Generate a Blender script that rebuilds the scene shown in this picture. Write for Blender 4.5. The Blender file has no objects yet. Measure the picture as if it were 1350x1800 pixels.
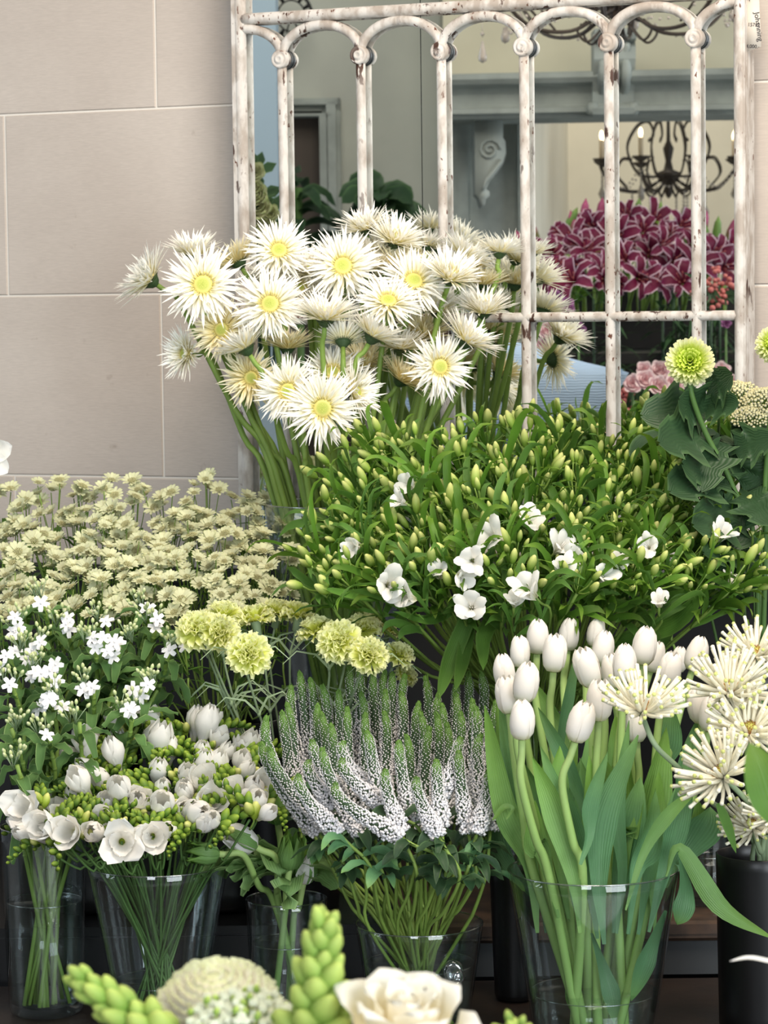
import bpy, math, random
from math import sin, cos, pi, tan, atan
from mathutils import Vector as V, Matrix, Quaternion, noise

S = bpy.context.scene
COL = S.collection
# ------------------------------------------------------------------ camera, light, exposure
F, CX, CY, HORIZON, CAMZ = 5000.0, 675.0, 900.0, 530.0, 1.55
cam_data = bpy.data.cameras.new('camera')
cam = bpy.data.objects.new('camera', cam_data); COL.objects.link(cam)
cam_data.sensor_fit = 'VERTICAL'; cam_data.sensor_height = 36.0; cam_data.sensor_width = 27.0
cam_data.lens = F / 1800 * 36; cam_data.clip_end = 100
R_CAM = (Matrix.Rotation(pi/2 - atan((CY - HORIZON)/F), 3, 'X') @ Matrix.Rotation(-0.0125, 3, 'Z'))
C0 = V((0, 0, CAMZ))
cam.matrix_world = Matrix.Translation(C0) @ R_CAM.to_4x4()
cam_data.dof.use_dof = True; cam_data.dof.focus_distance = 4.15; cam_data.dof.aperture_fstop = 14
S.camera = cam
S.view_settings.view_transform = 'Standard'; S.view_settings.look = 'None'
S.view_settings.gamma = 1; S.view_settings.use_curve_mapping = False
S.view_settings.exposure = 0.0
S.cycles.use_denoising = True
S.cycles.max_bounces = 8; S.cycles.transparent_max_bounces = 24; S.cycles.diffuse_bounces = 3
S.cycles.caustics_reflective = True; S.cycles.caustics_refractive = False
S.cycles.sample_clamp_indirect = 3

world = bpy.data.worlds.new('world'); S.world = world; world.use_nodes = True
world.node_tree.nodes['Background'].inputs[0].default_value = (0.80, 0.90, 1.0, 1)
world.node_tree.nodes['Background'].inputs[1].default_value = 0.30

def area(name, loc, target, sx, sy, power, color):
    d = bpy.data.lights.new(name, 'AREA'); d.shape = 'RECTANGLE'; d.size = sx; d.size_y = sy
    d.energy = power; d.color = color
    o = bpy.data.objects.new(name, d); COL.objects.link(o); o.location = loc
    o.rotation_euler = (V(target) - V(loc)).to_track_quat('-Z', 'Y').to_euler(); return o
area('ceiling_light', (0.5, 2.9, 3.3), (0.0, 4.7, 1.3), 1.6, 1.2, 88, (1.0, 0.86, 0.71))
area('shop_window_light', (2.4, -0.4, 1.7), (0, 4.2, 0.9), 2.3, 2.2, 150, (0.88, 0.95, 1.0))
area('street_window_light', (-0.9, -1.2, 2.6), (0, 4.2, 0.9), 1.2, 1.4, 62, (0.88, 0.93, 1.0))
area('side_window_light', (-3.2, 3.45, 1.7), (0, 4.0, 1.0), 0.9, 1.8, 22, (0.78, 0.9, 1.0))

def ray(px, py):
    return R_CAM @ V(((px - CX)/F, (CY - py)/F, -1))
def at(px, py, Y):
    d = ray(px, py); return C0 + d*(Y/d.y)
TH = math.radians(24)
MN = V((-sin(TH), -cos(TH), 0)); MU = V((cos(TH), -sin(TH), 0)); UP = V((0, 0, 1))
MP = at(860, 530, 4.95)
def on_plane(px, py, off=0.0):
    d = ray(px, py); P = MP + MN*off
    return C0 + d*((P - C0).dot(MN)/d.dot(MN))
def refl(p): return p - 2*(p - MP).dot(MN)*MN
def refl_dir(d): return d - 2*d.dot(MN)*MN
def vt(px, py, Y): return refl(at(px, py, Y))   # a place in the room behind the camera that the mirror shows at px, py

# ------------------------------------------------------------------ materials
def mat(name):
    m = bpy.data.materials.new(name); m.use_nodes = True
    n = m.node_tree.nodes; l = m.node_tree.links
    return m, n, l, n['Principled BSDF'], n['Material Output']
def lin(c):
    return tuple((x/255/12.92 if x/255 <= 0.04045 else ((x/255+0.055)/1.055)**2.4) for x in c) + (1,)
def simple(name, c, rough=0.6, var=0.0, metal=0.0, scale=30, c2=None, bump=0.0, spec=0.5):
    m, n, l, b, o = mat(name)
    b.inputs['Roughness'].default_value = rough; b.inputs['Metallic'].default_value = metal
    b.inputs['Specular IOR Level'].default_value = spec
    b.inputs['Base Color'].default_value = lin(c)
    if c2 or bump:
        t = n.new('ShaderNodeTexCoord'); nz = n.new('ShaderNodeTexNoise'); nz.inputs['Scale'].default_value = scale
        nz.inputs['Detail'].default_value = 6
        l.new(t.outputs['Object'], nz.inputs['Vector'])
        if c2:
            r = n.new('ShaderNodeValToRGB'); r.color_ramp.elements[0].position = .35; r.color_ramp.elements[1].position = .65
            r.color_ramp.elements[0].color = lin(c); r.color_ramp.elements[1].color = lin(c2)
            l.new(nz.outputs['Fac'], r.inputs['Fac']); l.new(r.outputs['Color'], b.inputs['Base Color'])
        if bump:
            bp = n.new('ShaderNodeBump'); bp.inputs['Strength'].default_value = bump; bp.inputs['Distance'].default_value = .004
            l.new(nz.outputs['Fac'], bp.inputs['Height']); l.new(bp.outputs['Normal'], b.inputs['Normal'])
    return m
def plant(name, base, tip=None, t0=.7, t1=1.0, edge=None, e0=.7, e1=.95, rough=.55, trans=.25, var=.25, vein=0.0, spots=None):
    """petal or leaf: colour along its length (attribute c.r), towards its rim (c.g), per-plant variation"""
    m, n, l, b, o = mat(name)
    at_ = n.new('ShaderNodeAttribute'); at_.attribute_name = 'c'
    sp = n.new('ShaderNodeSeparateColor'); l.new(at_.outputs['Color'], sp.inputs[0])
    cur = None
    def rgb(c):
        q = n.new('ShaderNodeRGB'); q.outputs[0].default_value = lin(c); return q.outputs[0]
    cur = rgb(base)
    def mixin(cur, c, src, a0, a1):
        mr = n.new('ShaderNodeMapRange'); mr.inputs['From Min'].default_value = a0; mr.inputs['From Max'].default_value = a1
        mr.interpolation_type = 'SMOOTHSTEP'
        l.new(src, mr.inputs['Value'])
        mx = n.new('ShaderNodeMix'); mx.data_type = 'RGBA'
        l.new(mr.outputs['Result'], mx.inputs['Factor']); l.new(cur, mx.inputs['A']); l.new(rgb(c), mx.inputs['B'])
        return mx.outputs['Result']
    if tip: cur = mixin(cur, tip, sp.outputs[0], t0, t1)
    if edge: cur = mixin(cur, edge, sp.outputs[1], e0, e1)
    tc = n.new('ShaderNodeTexCoord')
    if spots:
        nz = n.new('ShaderNodeTexNoise'); nz.inputs['Scale'].default_value = 400
        l.new(tc.outputs['Object'], nz.inputs['Vector']); cur = mixin(cur, spots, nz.outputs['Fac'], .6, .68)
    oi = n.new('ShaderNodeObjectInfo'); nz = n.new('ShaderNodeTexNoise'); nz.inputs['Scale'].default_value = 40
    l.new(tc.outputs['Object'], nz.inputs['Vector'])
    ad = n.new('ShaderNodeMath'); ad.operation = 'ADD'; l.new(oi.outputs['Random'], ad.inputs[0]); l.new(nz.outputs['Fac'], ad.inputs[1])
    ad2 = n.new('ShaderNodeMath'); ad2.operation = 'ADD'; l.new(ad.outputs[0], ad2.inputs[0]); l.new(sp.outputs[2], ad2.inputs[1])
    mr = n.new('ShaderNodeMapRange'); mr.inputs['From Min'].default_value = .5; mr.inputs['From Max'].default_value = 2.5
    mr.inputs['To Min'].default_value = 1-var; mr.inputs['To Max'].default_value = 1+var*.8
    l.new(ad2.outputs[0], mr.inputs['Value'])
    # fine veins running along the blade
    vm = n.new('ShaderNodeMath'); vm.operation = 'MULTIPLY'; vm.inputs[1].default_value = 34; l.new(sp.outputs[1], vm.inputs[0])
    vs_ = n.new('ShaderNodeMath'); vs_.operation = 'SINE'; l.new(vm.outputs[0], vs_.inputs[0])
    va = n.new('ShaderNodeMath'); va.operation = 'MULTIPLY_ADD'; va.inputs[1].default_value = vein; l.new(vs_.outputs[0], va.inputs[0]); l.new(mr.outputs['Result'], va.inputs[2])
    hs = n.new('ShaderNodeHueSaturation'); l.new(cur, hs.inputs['Color']); l.new(va.outputs[0], hs.inputs['Value'])
    bp = n.new('ShaderNodeBump'); bp.inputs['Strength'].default_value = .25 if vein else 0; bp.inputs['Distance'].default_value = .0012
    l.new(vs_.outputs[0], bp.inputs['Height']); l.new(bp.outputs['Normal'], b.inputs['Normal'])
    l.new(hs.outputs['Color'], b.inputs['Base Color'])
    b.inputs['Roughness'].default_value = rough; b.inputs['Specular IOR Level'].default_value = .35
    if trans:
        tr = n.new('ShaderNodeBsdfTranslucent'); l.new(hs.outputs['Color'], tr.inputs['Color'])
        mx = n.new('ShaderNodeMixShader'); mx.inputs[0].default_value = trans
        l.new(b.outputs[0], mx.inputs[1]); l.new(tr.outputs[0], mx.inputs[2]); l.new(mx.outputs[0], o.inputs['Surface'])
    return m
def glassy(name, tint, refl_=.9, base=.045, rough=.01, density=1.0):
    m, n, l, b, o = mat(name)
    n.remove(b)
    tr = n.new('ShaderNodeBsdfTransparent'); tr.inputs[0].default_value = tuple(tint) + (1,)
    gl = n.new('ShaderNodeBsdfGlossy'); gl.inputs['Roughness'].default_value = rough
    lw = n.new('ShaderNodeLayerWeight'); lw.inputs[0].default_value = .5
    pw = n.new('ShaderNodeMath'); pw.operation = 'POWER'; pw.inputs[1].default_value = 3.5; l.new(lw.outputs['Facing'], pw.inputs[0])
    ma = n.new('ShaderNodeMath'); ma.operation = 'MULTIPLY_ADD'; ma.inputs[1].default_value = refl_; ma.inputs[2].default_value = base
    l.new(pw.outputs[0], ma.inputs[0])
    mx = n.new('ShaderNodeMixShader'); l.new(ma.outputs[0], mx.inputs[0]); l.new(tr.outputs[0], mx.inputs[1]); l.new(gl.outputs[0], mx.inputs[2])
    l.new(mx.outputs[0], o.inputs['Surface']); return m

M = {}
def stone():
    m, n, l, b, o = mat('limestone')
    t = n.new('ShaderNodeTexCoord')
    mp = n.new('ShaderNodeMapping'); mp.inputs['Scale'].default_value = (1, 1, 1); l.new(t.outputs['Object'], mp.inputs[0])
    n1 = n.new('ShaderNodeTexNoise'); n1.inputs['Scale'].default_value = 3; n1.inputs['Detail'].default_value = 8; l.new(mp.outputs[0], n1.inputs['Vector'])
    mp2 = n.new('ShaderNodeMapping'); mp2.inputs['Scale'].default_value = (20, 20, 160); l.new(t.outputs['Object'], mp2.inputs[0])
    n2 = n.new('ShaderNodeTexNoise'); n2.inputs['Scale'].default_value = 3; n2.inputs['Detail'].default_value = 4; l.new(mp2.outputs[0], n2.inputs['Vector'])
    n3 = n.new('ShaderNodeTexNoise'); n3.inputs['Scale'].default_value = 22; n3.inputs['Detail'].default_value = 3; l.new(mp.outputs[0], n3.inputs['Vector'])
    r = n.new('ShaderNodeValToRGB'); e = r.color_ramp.elements
    e[0].position = .3; e[0].color = lin((194, 182, 171)); e[1].position = .7; e[1].color = lin((210, 199, 188))
    l.new(n1.outputs['Fac'], r.inputs['Fac'])
    mx = n.new('ShaderNodeMix'); mx.data_type = 'RGBA'; mx.blend_type = 'MULTIPLY'; mx.inputs['Factor'].default_value = .22
    l.new(r.outputs['Color'], mx.inputs['A']); l.new(n2.outputs['Fac'], mx.inputs['B'])
    st = n.new('ShaderNodeMapRange'); st.inputs['From Min'].default_value = .70; st.inputs['From Max'].default_value = .80; l.new(n3.outputs['Fac'], st.inputs['Value'])
    mx2 = n.new('ShaderNodeMix'); mx2.data_type = 'RGBA'; mx2.inputs['B'].default_value = lin((120, 100, 84))
    sc = n.new('ShaderNodeMath'); sc.operation = 'MULTIPLY'; sc.inputs[1].default_value = .5; l.new(st.outputs[0], sc.inputs[0])
    l.new(sc.outputs[0], mx2.inputs['Factor']); l.new(mx.outputs['Result'], mx2.inputs['A'])
    l.new(mx2.outputs['Result'], b.inputs['Base Color']); b.inputs['Roughness'].default_value = .85
    bp = n.new('ShaderNodeBump'); bp.inputs['Strength'].default_value = .15; bp.inputs['Distance'].default_value = .002
    l.new(n2.outputs['Fac'], bp.inputs['Height']); l.new(bp.outputs['Normal'], b.inputs['Normal']); return m
def rusty():
    m, n, l, b, o = mat('chipped_paint_iron')
    t = n.new('ShaderNodeTexCoord')
    def ns(scale, detail, vec=(1, 1, 1)):
        mp = n.new('ShaderNodeMapping'); mp.inputs['Scale'].default_value = vec; l.new(t.outputs['Object'], mp.inputs[0])
        q = n.new('ShaderNodeTexNoise'); q.inputs['Scale'].default_value = scale; q.inputs['Detail'].default_value = detail
        l.new(mp.outputs[0], q.inputs['Vector']); return q.outputs['Fac']
    def mr(src, a, b_):
        q = n.new('ShaderNodeMapRange'); q.inputs['From Min'].default_value = a; q.inputs['From Max'].default_value = b_; l.new(src, q.inputs['Value']); return q.outputs[0]
    def mul(a, b_):
        q = n.new('ShaderNodeMath'); q.operation = 'MULTIPLY'; l.new(a, q.inputs[0]); l.new(b_, q.inputs[1]); return q.outputs[0]
    def mix(f, a, bcol):
        q = n.new('ShaderNodeMix'); q.data_type = 'RGBA'; l.new(f, q.inputs['Factor'])
        if isinstance(a, tuple): q.inputs['A'].default_value = a
        else: l.new(a, q.inputs['A'])
        q.inputs['B'].default_value = bcol; return q.outputs['Result']
    c = mix(mr(ns(45, 6, (1, 1, .45)), .42, .62), lin((208, 203, 196)), lin((168, 157, 146)))
    c = mix(mul(mr(ns(150, 4, (1, 1, .5)), .62, .66), mr(ns(9, 2), .47, .6)), c, lin((94, 52, 30)))
    c = mix(mul(mr(ns(60, 5, (1, 1, .35)), .60, .63), mr(ns(5, 2), .47, .56)), c, lin((70, 45, 34)))
    l.new(c, b.inputs['Base Color']); b.inputs['Roughness'].default_value = .6
    bp = n.new('ShaderNodeBump'); bp.inputs['Strength'].default_value = .5; bp.inputs['Distance'].default_value = .0015
    l.new(ns(110, 4, (1, 1, .5)), bp.inputs['Height']); l.new(bp.outputs['Normal'], b.inputs['Normal']); return m
M['stone'] = stone(); M['rusty'] = rusty()
M['grout'] = simple('grout', (226, 220, 210), .9)
m, n_, l_, b_, o_ = mat('mirror_glass'); b_.inputs['Metallic'].default_value = 1; b_.inputs['Roughness'].default_value = .0
b_.inputs['Base Color'].default_value = (.86, .89, .89, 1); M['mirror'] = m
M['rubber_dark'] = simple('dark_backing', (38, 42, 44), .5)
M['glass'] = glassy('clear_glass', (.94, .97, .97), .85, .07)
M['water'] = glassy('water', (.93, .96, .94), .5, .03)
M['dark_wood'] = simple('dark_wood', (36, 29, 25), .45, c2=(52, 40, 33), scale=12, bump=.3)
M['ledge_wood'] = simple('worn_wood', (88, 66, 50), .55, c2=(50, 38, 30), scale=18, bump=.4)
M['panel'] = simple('dark_grey_paint', (52, 55, 57), .6, c2=(44, 46, 48), scale=6)
M['black'] = simple('black_plastic', (12, 12, 13), .35)
M['shadow_wall'] = simple('charcoal_shade', (30, 30, 30), .8)  # shade behind the bouquets, put into a charcoal wall colour
M['paper'] = simple('tag_paper', (205, 197, 185), .8)
M['ink'] = simple('ink', (40, 38, 42), .7)

M['pale_floor'] = simple('pale_stone_floor', (176, 178, 178), .35, c2=(158, 160, 162), scale=3)
# ------------------------------------------------------------------ mesh builder
RN = random.Random(7)
def U(a, b): return RN.uniform(a, b)
def frame_of(d):
    d = V(d).normalized()
    a = UP if abs(d.z) < .95 else V((1, 0, 0))
    x = a.cross(d).normalized(); return x, d.cross(x), d
def crom(pts, n):
    """smooth curve through the points"""
    P = [V(p) for p in pts]; P = [P[0]*2 - P[1]] + P + [P[-1]*2 - P[-2]]
    out = []
    for i in range(1, len(P)-2):
        for k in range(n):
            t = k/n; a, b, c, d = P[i-1:i+3]
            out.append(.5*((2*b) + (c-a)*t + (2*a-5*b+4*c-d)*t*t + (3*b-a-3*c+d)*t**3))
    out.append(P[-2]); return out
class MB:
    def __init__(s): s.v = []; s.f = []; s.c = []; s.m = []; s.flat = set()
    def add(s, p, c=(0, 0, .5)): s.v.append(tuple(p)); s.c.append(c); return len(s.v)-1
    def face(s, f, mi=0): s.f.append(f); s.m.append(mi)
    def tube(s, pts, r, n=6, mi=0, cap=True, t0=0, t1=1, rnd=.5):
        pts = [V(p) for p in pts]; N = len(pts)
        if N < 2: return
        rs = r if isinstance(r, (list, tuple)) else [r]*N
        T = (pts[1]-pts[0]).normalized(); x, y, _ = frame_of(T); rings = []
        for i, p in enumerate(pts):
            T2 = (pts[min(i+1, N-1)]-pts[max(i-1, 0)])
            T2 = T2.normalized() if T2.length > 1e-9 else T
            q = T.rotation_difference(T2); x = q @ x; y = q @ y; T = T2
            t = t0+(t1-t0)*i/(N-1)
            rings.append([s.add(p + (x*cos(2*pi*k/n)+y*sin(2*pi*k/n))*rs[i], (t, 0, rnd)) for k in range(n)])
        for i in range(N-1):
            for k in range(n): s.face((rings[i][k], rings[i][(k+1) % n], rings[i+1][(k+1) % n], rings[i+1][k]), mi)
        if cap: s.face(tuple(reversed(rings[0])), mi); s.face(tuple(rings[-1]), mi)
    def blade(s, path, w, hint, prof=None, cup=.25, nw=2, mi=0, wave=0.0, wf=3, rnd=None, tipz=0.0, sm=1):
        """leaf or petal: path points, half width w, hint = the way its face looks"""
        path = crom(path, sm) if sm > 1 else [V(p) for p in path]; N = len(path); rows = []
        rnd = U(0, 1) if rnd is None else rnd; ph = U(0, 6)
        for i, p in enumerate(path):
            T = (path[min(i+1, N-1)]-path[max(i-1, 0)]).normalized()
            S_ = T.cross(hint); S_ = S_.normalized() if S_.length > 1e-6 else frame_of(T)[0]
            Nn = S_.cross(T).normalized(); t = i/(N-1)
            ww = w*(prof(t) if prof else sin(pi*min(1, .12+t*.88))**.7)
            row = []
            for j in range(nw+1):
                a = 2*j/nw-1
                q = p + S_*ww*a + Nn*(cup*ww*a*a) + Nn*(wave*w*abs(a)*sin(wf*2*pi*t+ph+a))
                if tipz and i == N-1: q = q + T*(tipz*(1 if j % 2 else -1))
                row.append(s.add(q, (t, abs(a), rnd)))
            rows.append(row)
        for i in range(N-1):
            for j in range(nw): s.face((rows[i][j], rows[i][j+1], rows[i+1][j+1], rows[i+1][j]), mi)
    def lathe(s, p, d, prof, n=8, mi=0, sx=1.0, rnd=.5, ridge=0, rd=0.0):
        x, y, z = frame_of(d); p = V(p); rings = []; N = len(prof)
        for i, (r, h) in enumerate(prof):
            if r <= 1e-6: rings.append([s.add(p+z*h, (i/(N-1), 0, rnd))])
            else: rings.append([s.add(p + x*r*cos(2*pi*k/n)*(1+rd*cos(ridge*2*pi*k/n)) + y*r*sx*sin(2*pi*k/n)*(1+rd*cos(ridge*2*pi*k/n)) + z*h, (i/(N-1), 0, rnd)) for k in range(n)])
        for i in range(N-1):
            a, b = rings[i], rings[i+1]
            for k in range(n):
                k2 = (k+1) % n
                if len(a) == 1 and len(b) == 1: break
                if len(a) == 1: s.face((a[0], b[k2], b[k]), mi)
                elif len(b) == 1: s.face((a[k], a[k2], b[0]), mi)
                else: s.face((a[k], a[k2], b[k2], b[k]), mi)
    def ball(s, p, r, d=(0, 0, 1), L=1.0, n=6, m=4, mi=0, rnd=None):
        rnd = U(0, 1) if rnd is None else rnd
        s.lathe(V(p)-V(d).normalized()*r*L, d, [(r*sin(pi*i/m), r*L*(1-cos(pi*i/m))) for i in range(m+1)], n, mi, rnd=rnd)
    def octa(s, p, r, mi=0, rnd=.5, t=0):
        p = V(p); i = [s.add(p+V(q)*r, (t, 0, rnd)) for q in ((1, 0, 0), (0, 1, 0), (-1, 0, 0), (0, -1, 0), (0, 0, 1), (0, 0, -1))]
        for k in range(4): s.face((i[k], i[(k+1) % 4], i[4]), mi); s.face((i[(k+1) % 4], i[k], i[5]), mi)
    def bud(s, p, d, L, r, mi=0, n=7, rnd=None, ridge=0, rd=0):
        rnd = U(0, 1) if rnd is None else rnd
        s.lathe(p, d, [(r*.25, 0), (r*.75, L*.15), (r, L*.42), (r*.85, L*.7), (r*.4, L*.92), (0, L)], n, mi, rnd=rnd, ridge=ridge, rd=rd)
    def cup(s, phi, aw, rz, wp=None, nw=5, mi=0, rnd=None, ruf=0.0, o=None, axis=None, off=0.0):
        """one petal of a cup-shaped bloom: rz = [(radius, height)...], aw = half angle; axis frame (o, x, y, z)"""
        rnd = U(0, 1) if rnd is None else rnd
        x, y, z = axis if axis else (V((1, 0, 0)), V((0, 1, 0)), V((0, 0, 1))); o = V(o) if o is not None else V((0, 0, 0))
        N = len(rz); rows = []; ph = U(0, 6)
        for i, (r, h) in enumerate(rz):
            t = i/(N-1); w = aw*(wp(t) if wp else sin(pi*min(.98, .15+t*.83))**.55)
            row = []
            for j in range(nw+1):
                a = 2*j/nw-1; an = phi + w*a
                rr = r*(1+off*(1-a*a)) + ruf*t*sin(3*a*3+ph)*abs(a)
                hh = h - (.10*abs(a)**3)*rz[-1][1]*t + ruf*t*cos(2.3*a*3+ph)
                row.append(s.add(o + x*rr*cos(an)+y*rr*sin(an)+z*hh, (t, abs(a), rnd)))
            rows.append(row)
        for i in range(N-1):
            for j in range(nw): s.face((rows[i][j], rows[i][j+1], rows[i+1][j+1], rows[i+1][j]), mi)
    def box(s, a, b, mi=0, X=None, Y=None, Z=None, o=None):
        """box from corner a to corner b in the frame X, Y, Z at o"""
        X = X or V((1, 0, 0)); Y = Y or V((0, 1, 0)); Z = Z or UP; o = o or V((0, 0, 0)); i = []
        for z in (a[2], b[2]):
            for (x, y) in ((a[0], a[1]), (b[0], a[1]), (b[0], b[1]), (a[0], b[1])): i.append(s.add(o+X*x+Y*y+Z*z))
        for q in ((0, 3, 2, 1), (4, 5, 6, 7), (0, 1, 5, 4), (1, 2, 6, 5), (2, 3, 7, 6), (3, 0, 4, 7)):
            s.face(tuple(i[k] for k in q), mi); s.flat.add(len(s.f)-1)
    def sweep(s, A, B, out, prof, mi=0):
        """moulding: prof = [(out, up)...] closed, swept from A to B"""
        A, B, out = V(A), V(B), V(out).normalized(); n = len(prof)
        a = [s.add(A+out*p+UP*q) for p, q in prof]; b = [s.add(B+out*p+UP*q) for p, q in prof]
        for k in range(n):
            s.face((a[k], a[(k+1) % n], b[(k+1) % n], b[k]), mi); s.flat.add(len(s.f)-1)
        s.face(tuple(a), mi); s.face(tuple(reversed(b)), mi); s.flat |= {len(s.f)-1, len(s.f)-2}
    def xf(s, mtx, i0=0):
        for i in range(i0, len(s.v)): s.v[i] = tuple(mtx @ V(s.v[i]))
    def reflect(s):
        s.v = [tuple(refl(V(p))) for p in s.v]; s.f = [tuple(reversed(q)) for q in s.f]
        return s
    def mesh(s, name, mats):
        me = bpy.data.meshes.new(name); me.from_pydata(s.v, [], s.f)
        if not isinstance(mats, (list, tuple)): mats = [mats]
        for q in mats: me.materials.append(q)
        ca = me.attributes.new('c', 'FLOAT_COLOR', 'POINT')
        ca.data.foreach_set('color', [x for q in s.c for x in (q[0], q[1], q[2], 1.0)])
        me.polygons.foreach_set('material_index', s.m)
        me.polygons.foreach_set('use_smooth', [i not in s.flat for i in range(len(s.f))])
        me.update(); return me

ORD = 'first second third fourth fifth sixth seventh eighth ninth tenth eleventh twelfth thirteenth fourteenth fifteenth sixteenth seventeenth eighteenth nineteenth twentieth'.split()
def thing(name, label, cat, loc=(0, 0, 0), group=None, mesh=None):
    o = bpy.data.objects.new(name, mesh); COL.objects.link(o); o.location = loc
    o['label'] = label; o['category'] = cat
    if group: o['group'] = group
    return o
def part(name, me, parent, mtx=None, label=None):
    """a part; mtx is its place in the room (identity for meshes drawn in room coordinates)"""
    o = bpy.data.objects.new(name, me); COL.objects.link(o); o.parent = parent
    base = Matrix.Identity(4); q = parent
    while q is not None: base = q.matrix_basis @ base; q = q.parent
    o.matrix_basis = base.inverted() @ (mtx if mtx is not None else Matrix.Identity(4))
    if label: o['label'] = label
    return o
def struct(name, me, loc=(0, 0, 0)):
    o = bpy.data.objects.new(name, me); COL.objects.link(o); o['kind'] = 'structure'; o.location = loc; return o
def solo(name, me, label, cat, loc=(0, 0, 0), group=None):
    o = thing(name, label, cat, loc, group, me); return o
def pose(p, d, spin=None, sc=1.0):
    q = V(d).normalized().to_track_quat('Z', 'Y')
    return Matrix.Translation(V(p)) @ q.to_matrix().to_4x4() @ Matrix.Rotation(U(0, 6.28) if spin is None else spin, 4, 'Z') @ Matrix.Scale(sc, 4)
# ------------------------------------------------------------------ the setting
WOFF = -0.075
def wu(px, py): p = on_plane(px, py, WOFF); return (p-MP).dot(MU), p.z
def build_wall():
    mb = MB(); o = MP + MN*WOFF; o = V((o.x, o.y, 0))
    u0, u1, z0, z1 = -3.3, 2.4, 1.06, 3.4
    mb.box((u0, -.2, z0), (u1, 0, z1), 1, X=MU, Y=MN, o=o)
    za, zb, zc = wu(200, 194)[1], wu(200, 520)[1], wu(200, 838)[1]
    h = (za-zc)/2; zs = [zc+h*k for k in range(-2, 9)]
    bw = .66; ua, ub = wu(12, 360)[0], wu(286, 680)[0]; uc = wu(274, 100)[0]
    g = .0016
    for k in range(len(zs)-1):
        zl, zh = max(zs[k]+g, z0), min(zs[k+1]-g, z1)
        if zh - zl < .02: continue
        base = {0: ua, 1: ub if k == 2 else uc}[(k+1) % 2] if k != 1 else wu(27, 850)[0]
        us = sorted(base + bw*q for q in range(-6, 6))
        for a, b in zip(us[:-1], us[1:]):
            a2, b2 = max(a+g, u0), min(b-g, u1)
            if b2-a2 < .01: continue
            e = .002
            i = [mb.add(o+MU*x+UP*z+MN*y) for (x, z, y) in ((a2, zl, 0), (b2, zl, 0), (b2, zh, 0), (a2, zh, 0), (a2+e, zl+e, .0025), (b2-e, zl+e, .0025), (b2-e, zh-e, .0025), (a2+e, zh-e, .0025))]
            for q in ((4, 5, 6, 7), (0, 1, 5, 4), (1, 2, 6, 5), (2, 3, 7, 6), (3, 0, 4, 7)):
                mb.face(tuple(i[w] for w in q), 0); mb.flat.add(len(mb.f)-1)
    struct('wall_back', mb.mesh('wall_back', [M['stone'], M['grout']]))
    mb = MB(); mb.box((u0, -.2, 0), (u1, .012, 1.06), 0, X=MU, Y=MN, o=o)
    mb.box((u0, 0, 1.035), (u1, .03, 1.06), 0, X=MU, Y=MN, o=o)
    struct('wall_back_shade', mb.mesh('wall_back_shade', M['shadow_wall']))  # dark lower wall, coloured as the shade behind the flowers
build_wall()
mb = MB(); mb.box((-9, -6, -.05), (5, 7, 0)); struct('floor', mb.mesh('floor', M['pale_floor']))
# stepped display bench
mb = MB(); mb.box((-1.25, 3.45, .46), (1.25, 4.32, .504))
bench = solo('display_bench', None, 'dark wooden display bench holding the front row of glass vases', 'bench', (0, 3.9, 0))
part('bench_top', mb.mesh('bench_top', M['dark_wood']), bench)
mb = MB(); mb.box((-1.22, 3.5, 0), (1.22, 4.3, .46)); part('bench_body', mb.mesh('bench_body', M['panel']), bench)
TIER = at(1230, 1612, 4.36).z
tier = solo('raised_shelf', None, 'raised grey shelf with a worn wooden front edge behind the vases', 'shelf', (0, 4.5, 0))
XS = at(700, 1600, 4.36).x
mb = MB(); mb.box((XS, 4.345, .504), (1.25, 5.2, TIER-.03)); part('riser', mb.mesh('riser', M['panel']), tier)
mb = MB()
mb.sweep((XS, 4.36, TIER-.032), (1.25, 4.36, TIER-.032), (0, -1, 0), [(-.8, 0), (.022, 0), (.03, .006), (.03, .013), (.024, .018), (.032, .0125), (.032, .028), (.024, .032), (-.8, .032)])
part('shelf_edge', mb.mesh('shelf_edge', M['ledge_wood']), tier, label='worn brown wooden edge')
mb = MB(); mb.box((-1.25, 4.34, .504), (XS-.002, 5.2, TIER)); mb.box((-1.25, 4.335, .52), (XS-.004, 4.34, TIER-.015))
solo('plinth', mb.mesh('plinth', M['black']), 'low black plinth behind the left-hand vases carrying the astrantia buckets', 'plinth')
# ------------------------------------------------------------------ the mirror
ros_px = [(488, 107), (625, 102), (767, 91), (915, 81), (1066, 68), (1217, 60)]
us = [(on_plane(a, b, .03)-MP).dot(MU) for a, b in ros_px]
zr = sum(on_plane(a, b, .03).z for a, b in ros_px)/6
sp = (us[-1]-us[0])/5; US = [sum(us)/6+sp*(k-2.5) for k in range(6)]
uL = (on_plane(421, 200, .02)-MP).dot(MU); uR = (on_plane(1300, 300, .02)-MP).dot(MU)
z_rail = on_plane(640, 21, .02).z; z_mid = on_plane(1130, 556, .02).z
z_bot = on_plane(430, 960, .02).z; z_top = z_rail + .62
MO = V((MP.x, MP.y, 0))
def mp_(u, z, d): return MO + MU*u + UP*z + MN*d
mirror = thing('arched_mirror', 'tall distressed cream metal window mirror with arched glazing bars on the stone wall', 'mirror', mp_(0, z_bot, 0))
useam = (on_plane(742, 300, 0)-MP).dot(MU)
for a, b in ((uL, useam-.0008), (useam+.0008, uR)):
    mb = MB(); mb.box((a, -.004, z_bot), (b, 0, z_top), 0, X=MU, Y=MN, o=MO)
    part('glass_pane', mb.mesh('mirror_pane', M['mirror']), mirror)
mb = MB(); mb.box((uL-.01, -.02, z_bot-.01), (uR+.01, -.0045, z_top), 0, X=MU, Y=MN, o=MO)
part('backing_board', mb.mesh('backing_board', M['rubber_dark']), mirror)
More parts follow.
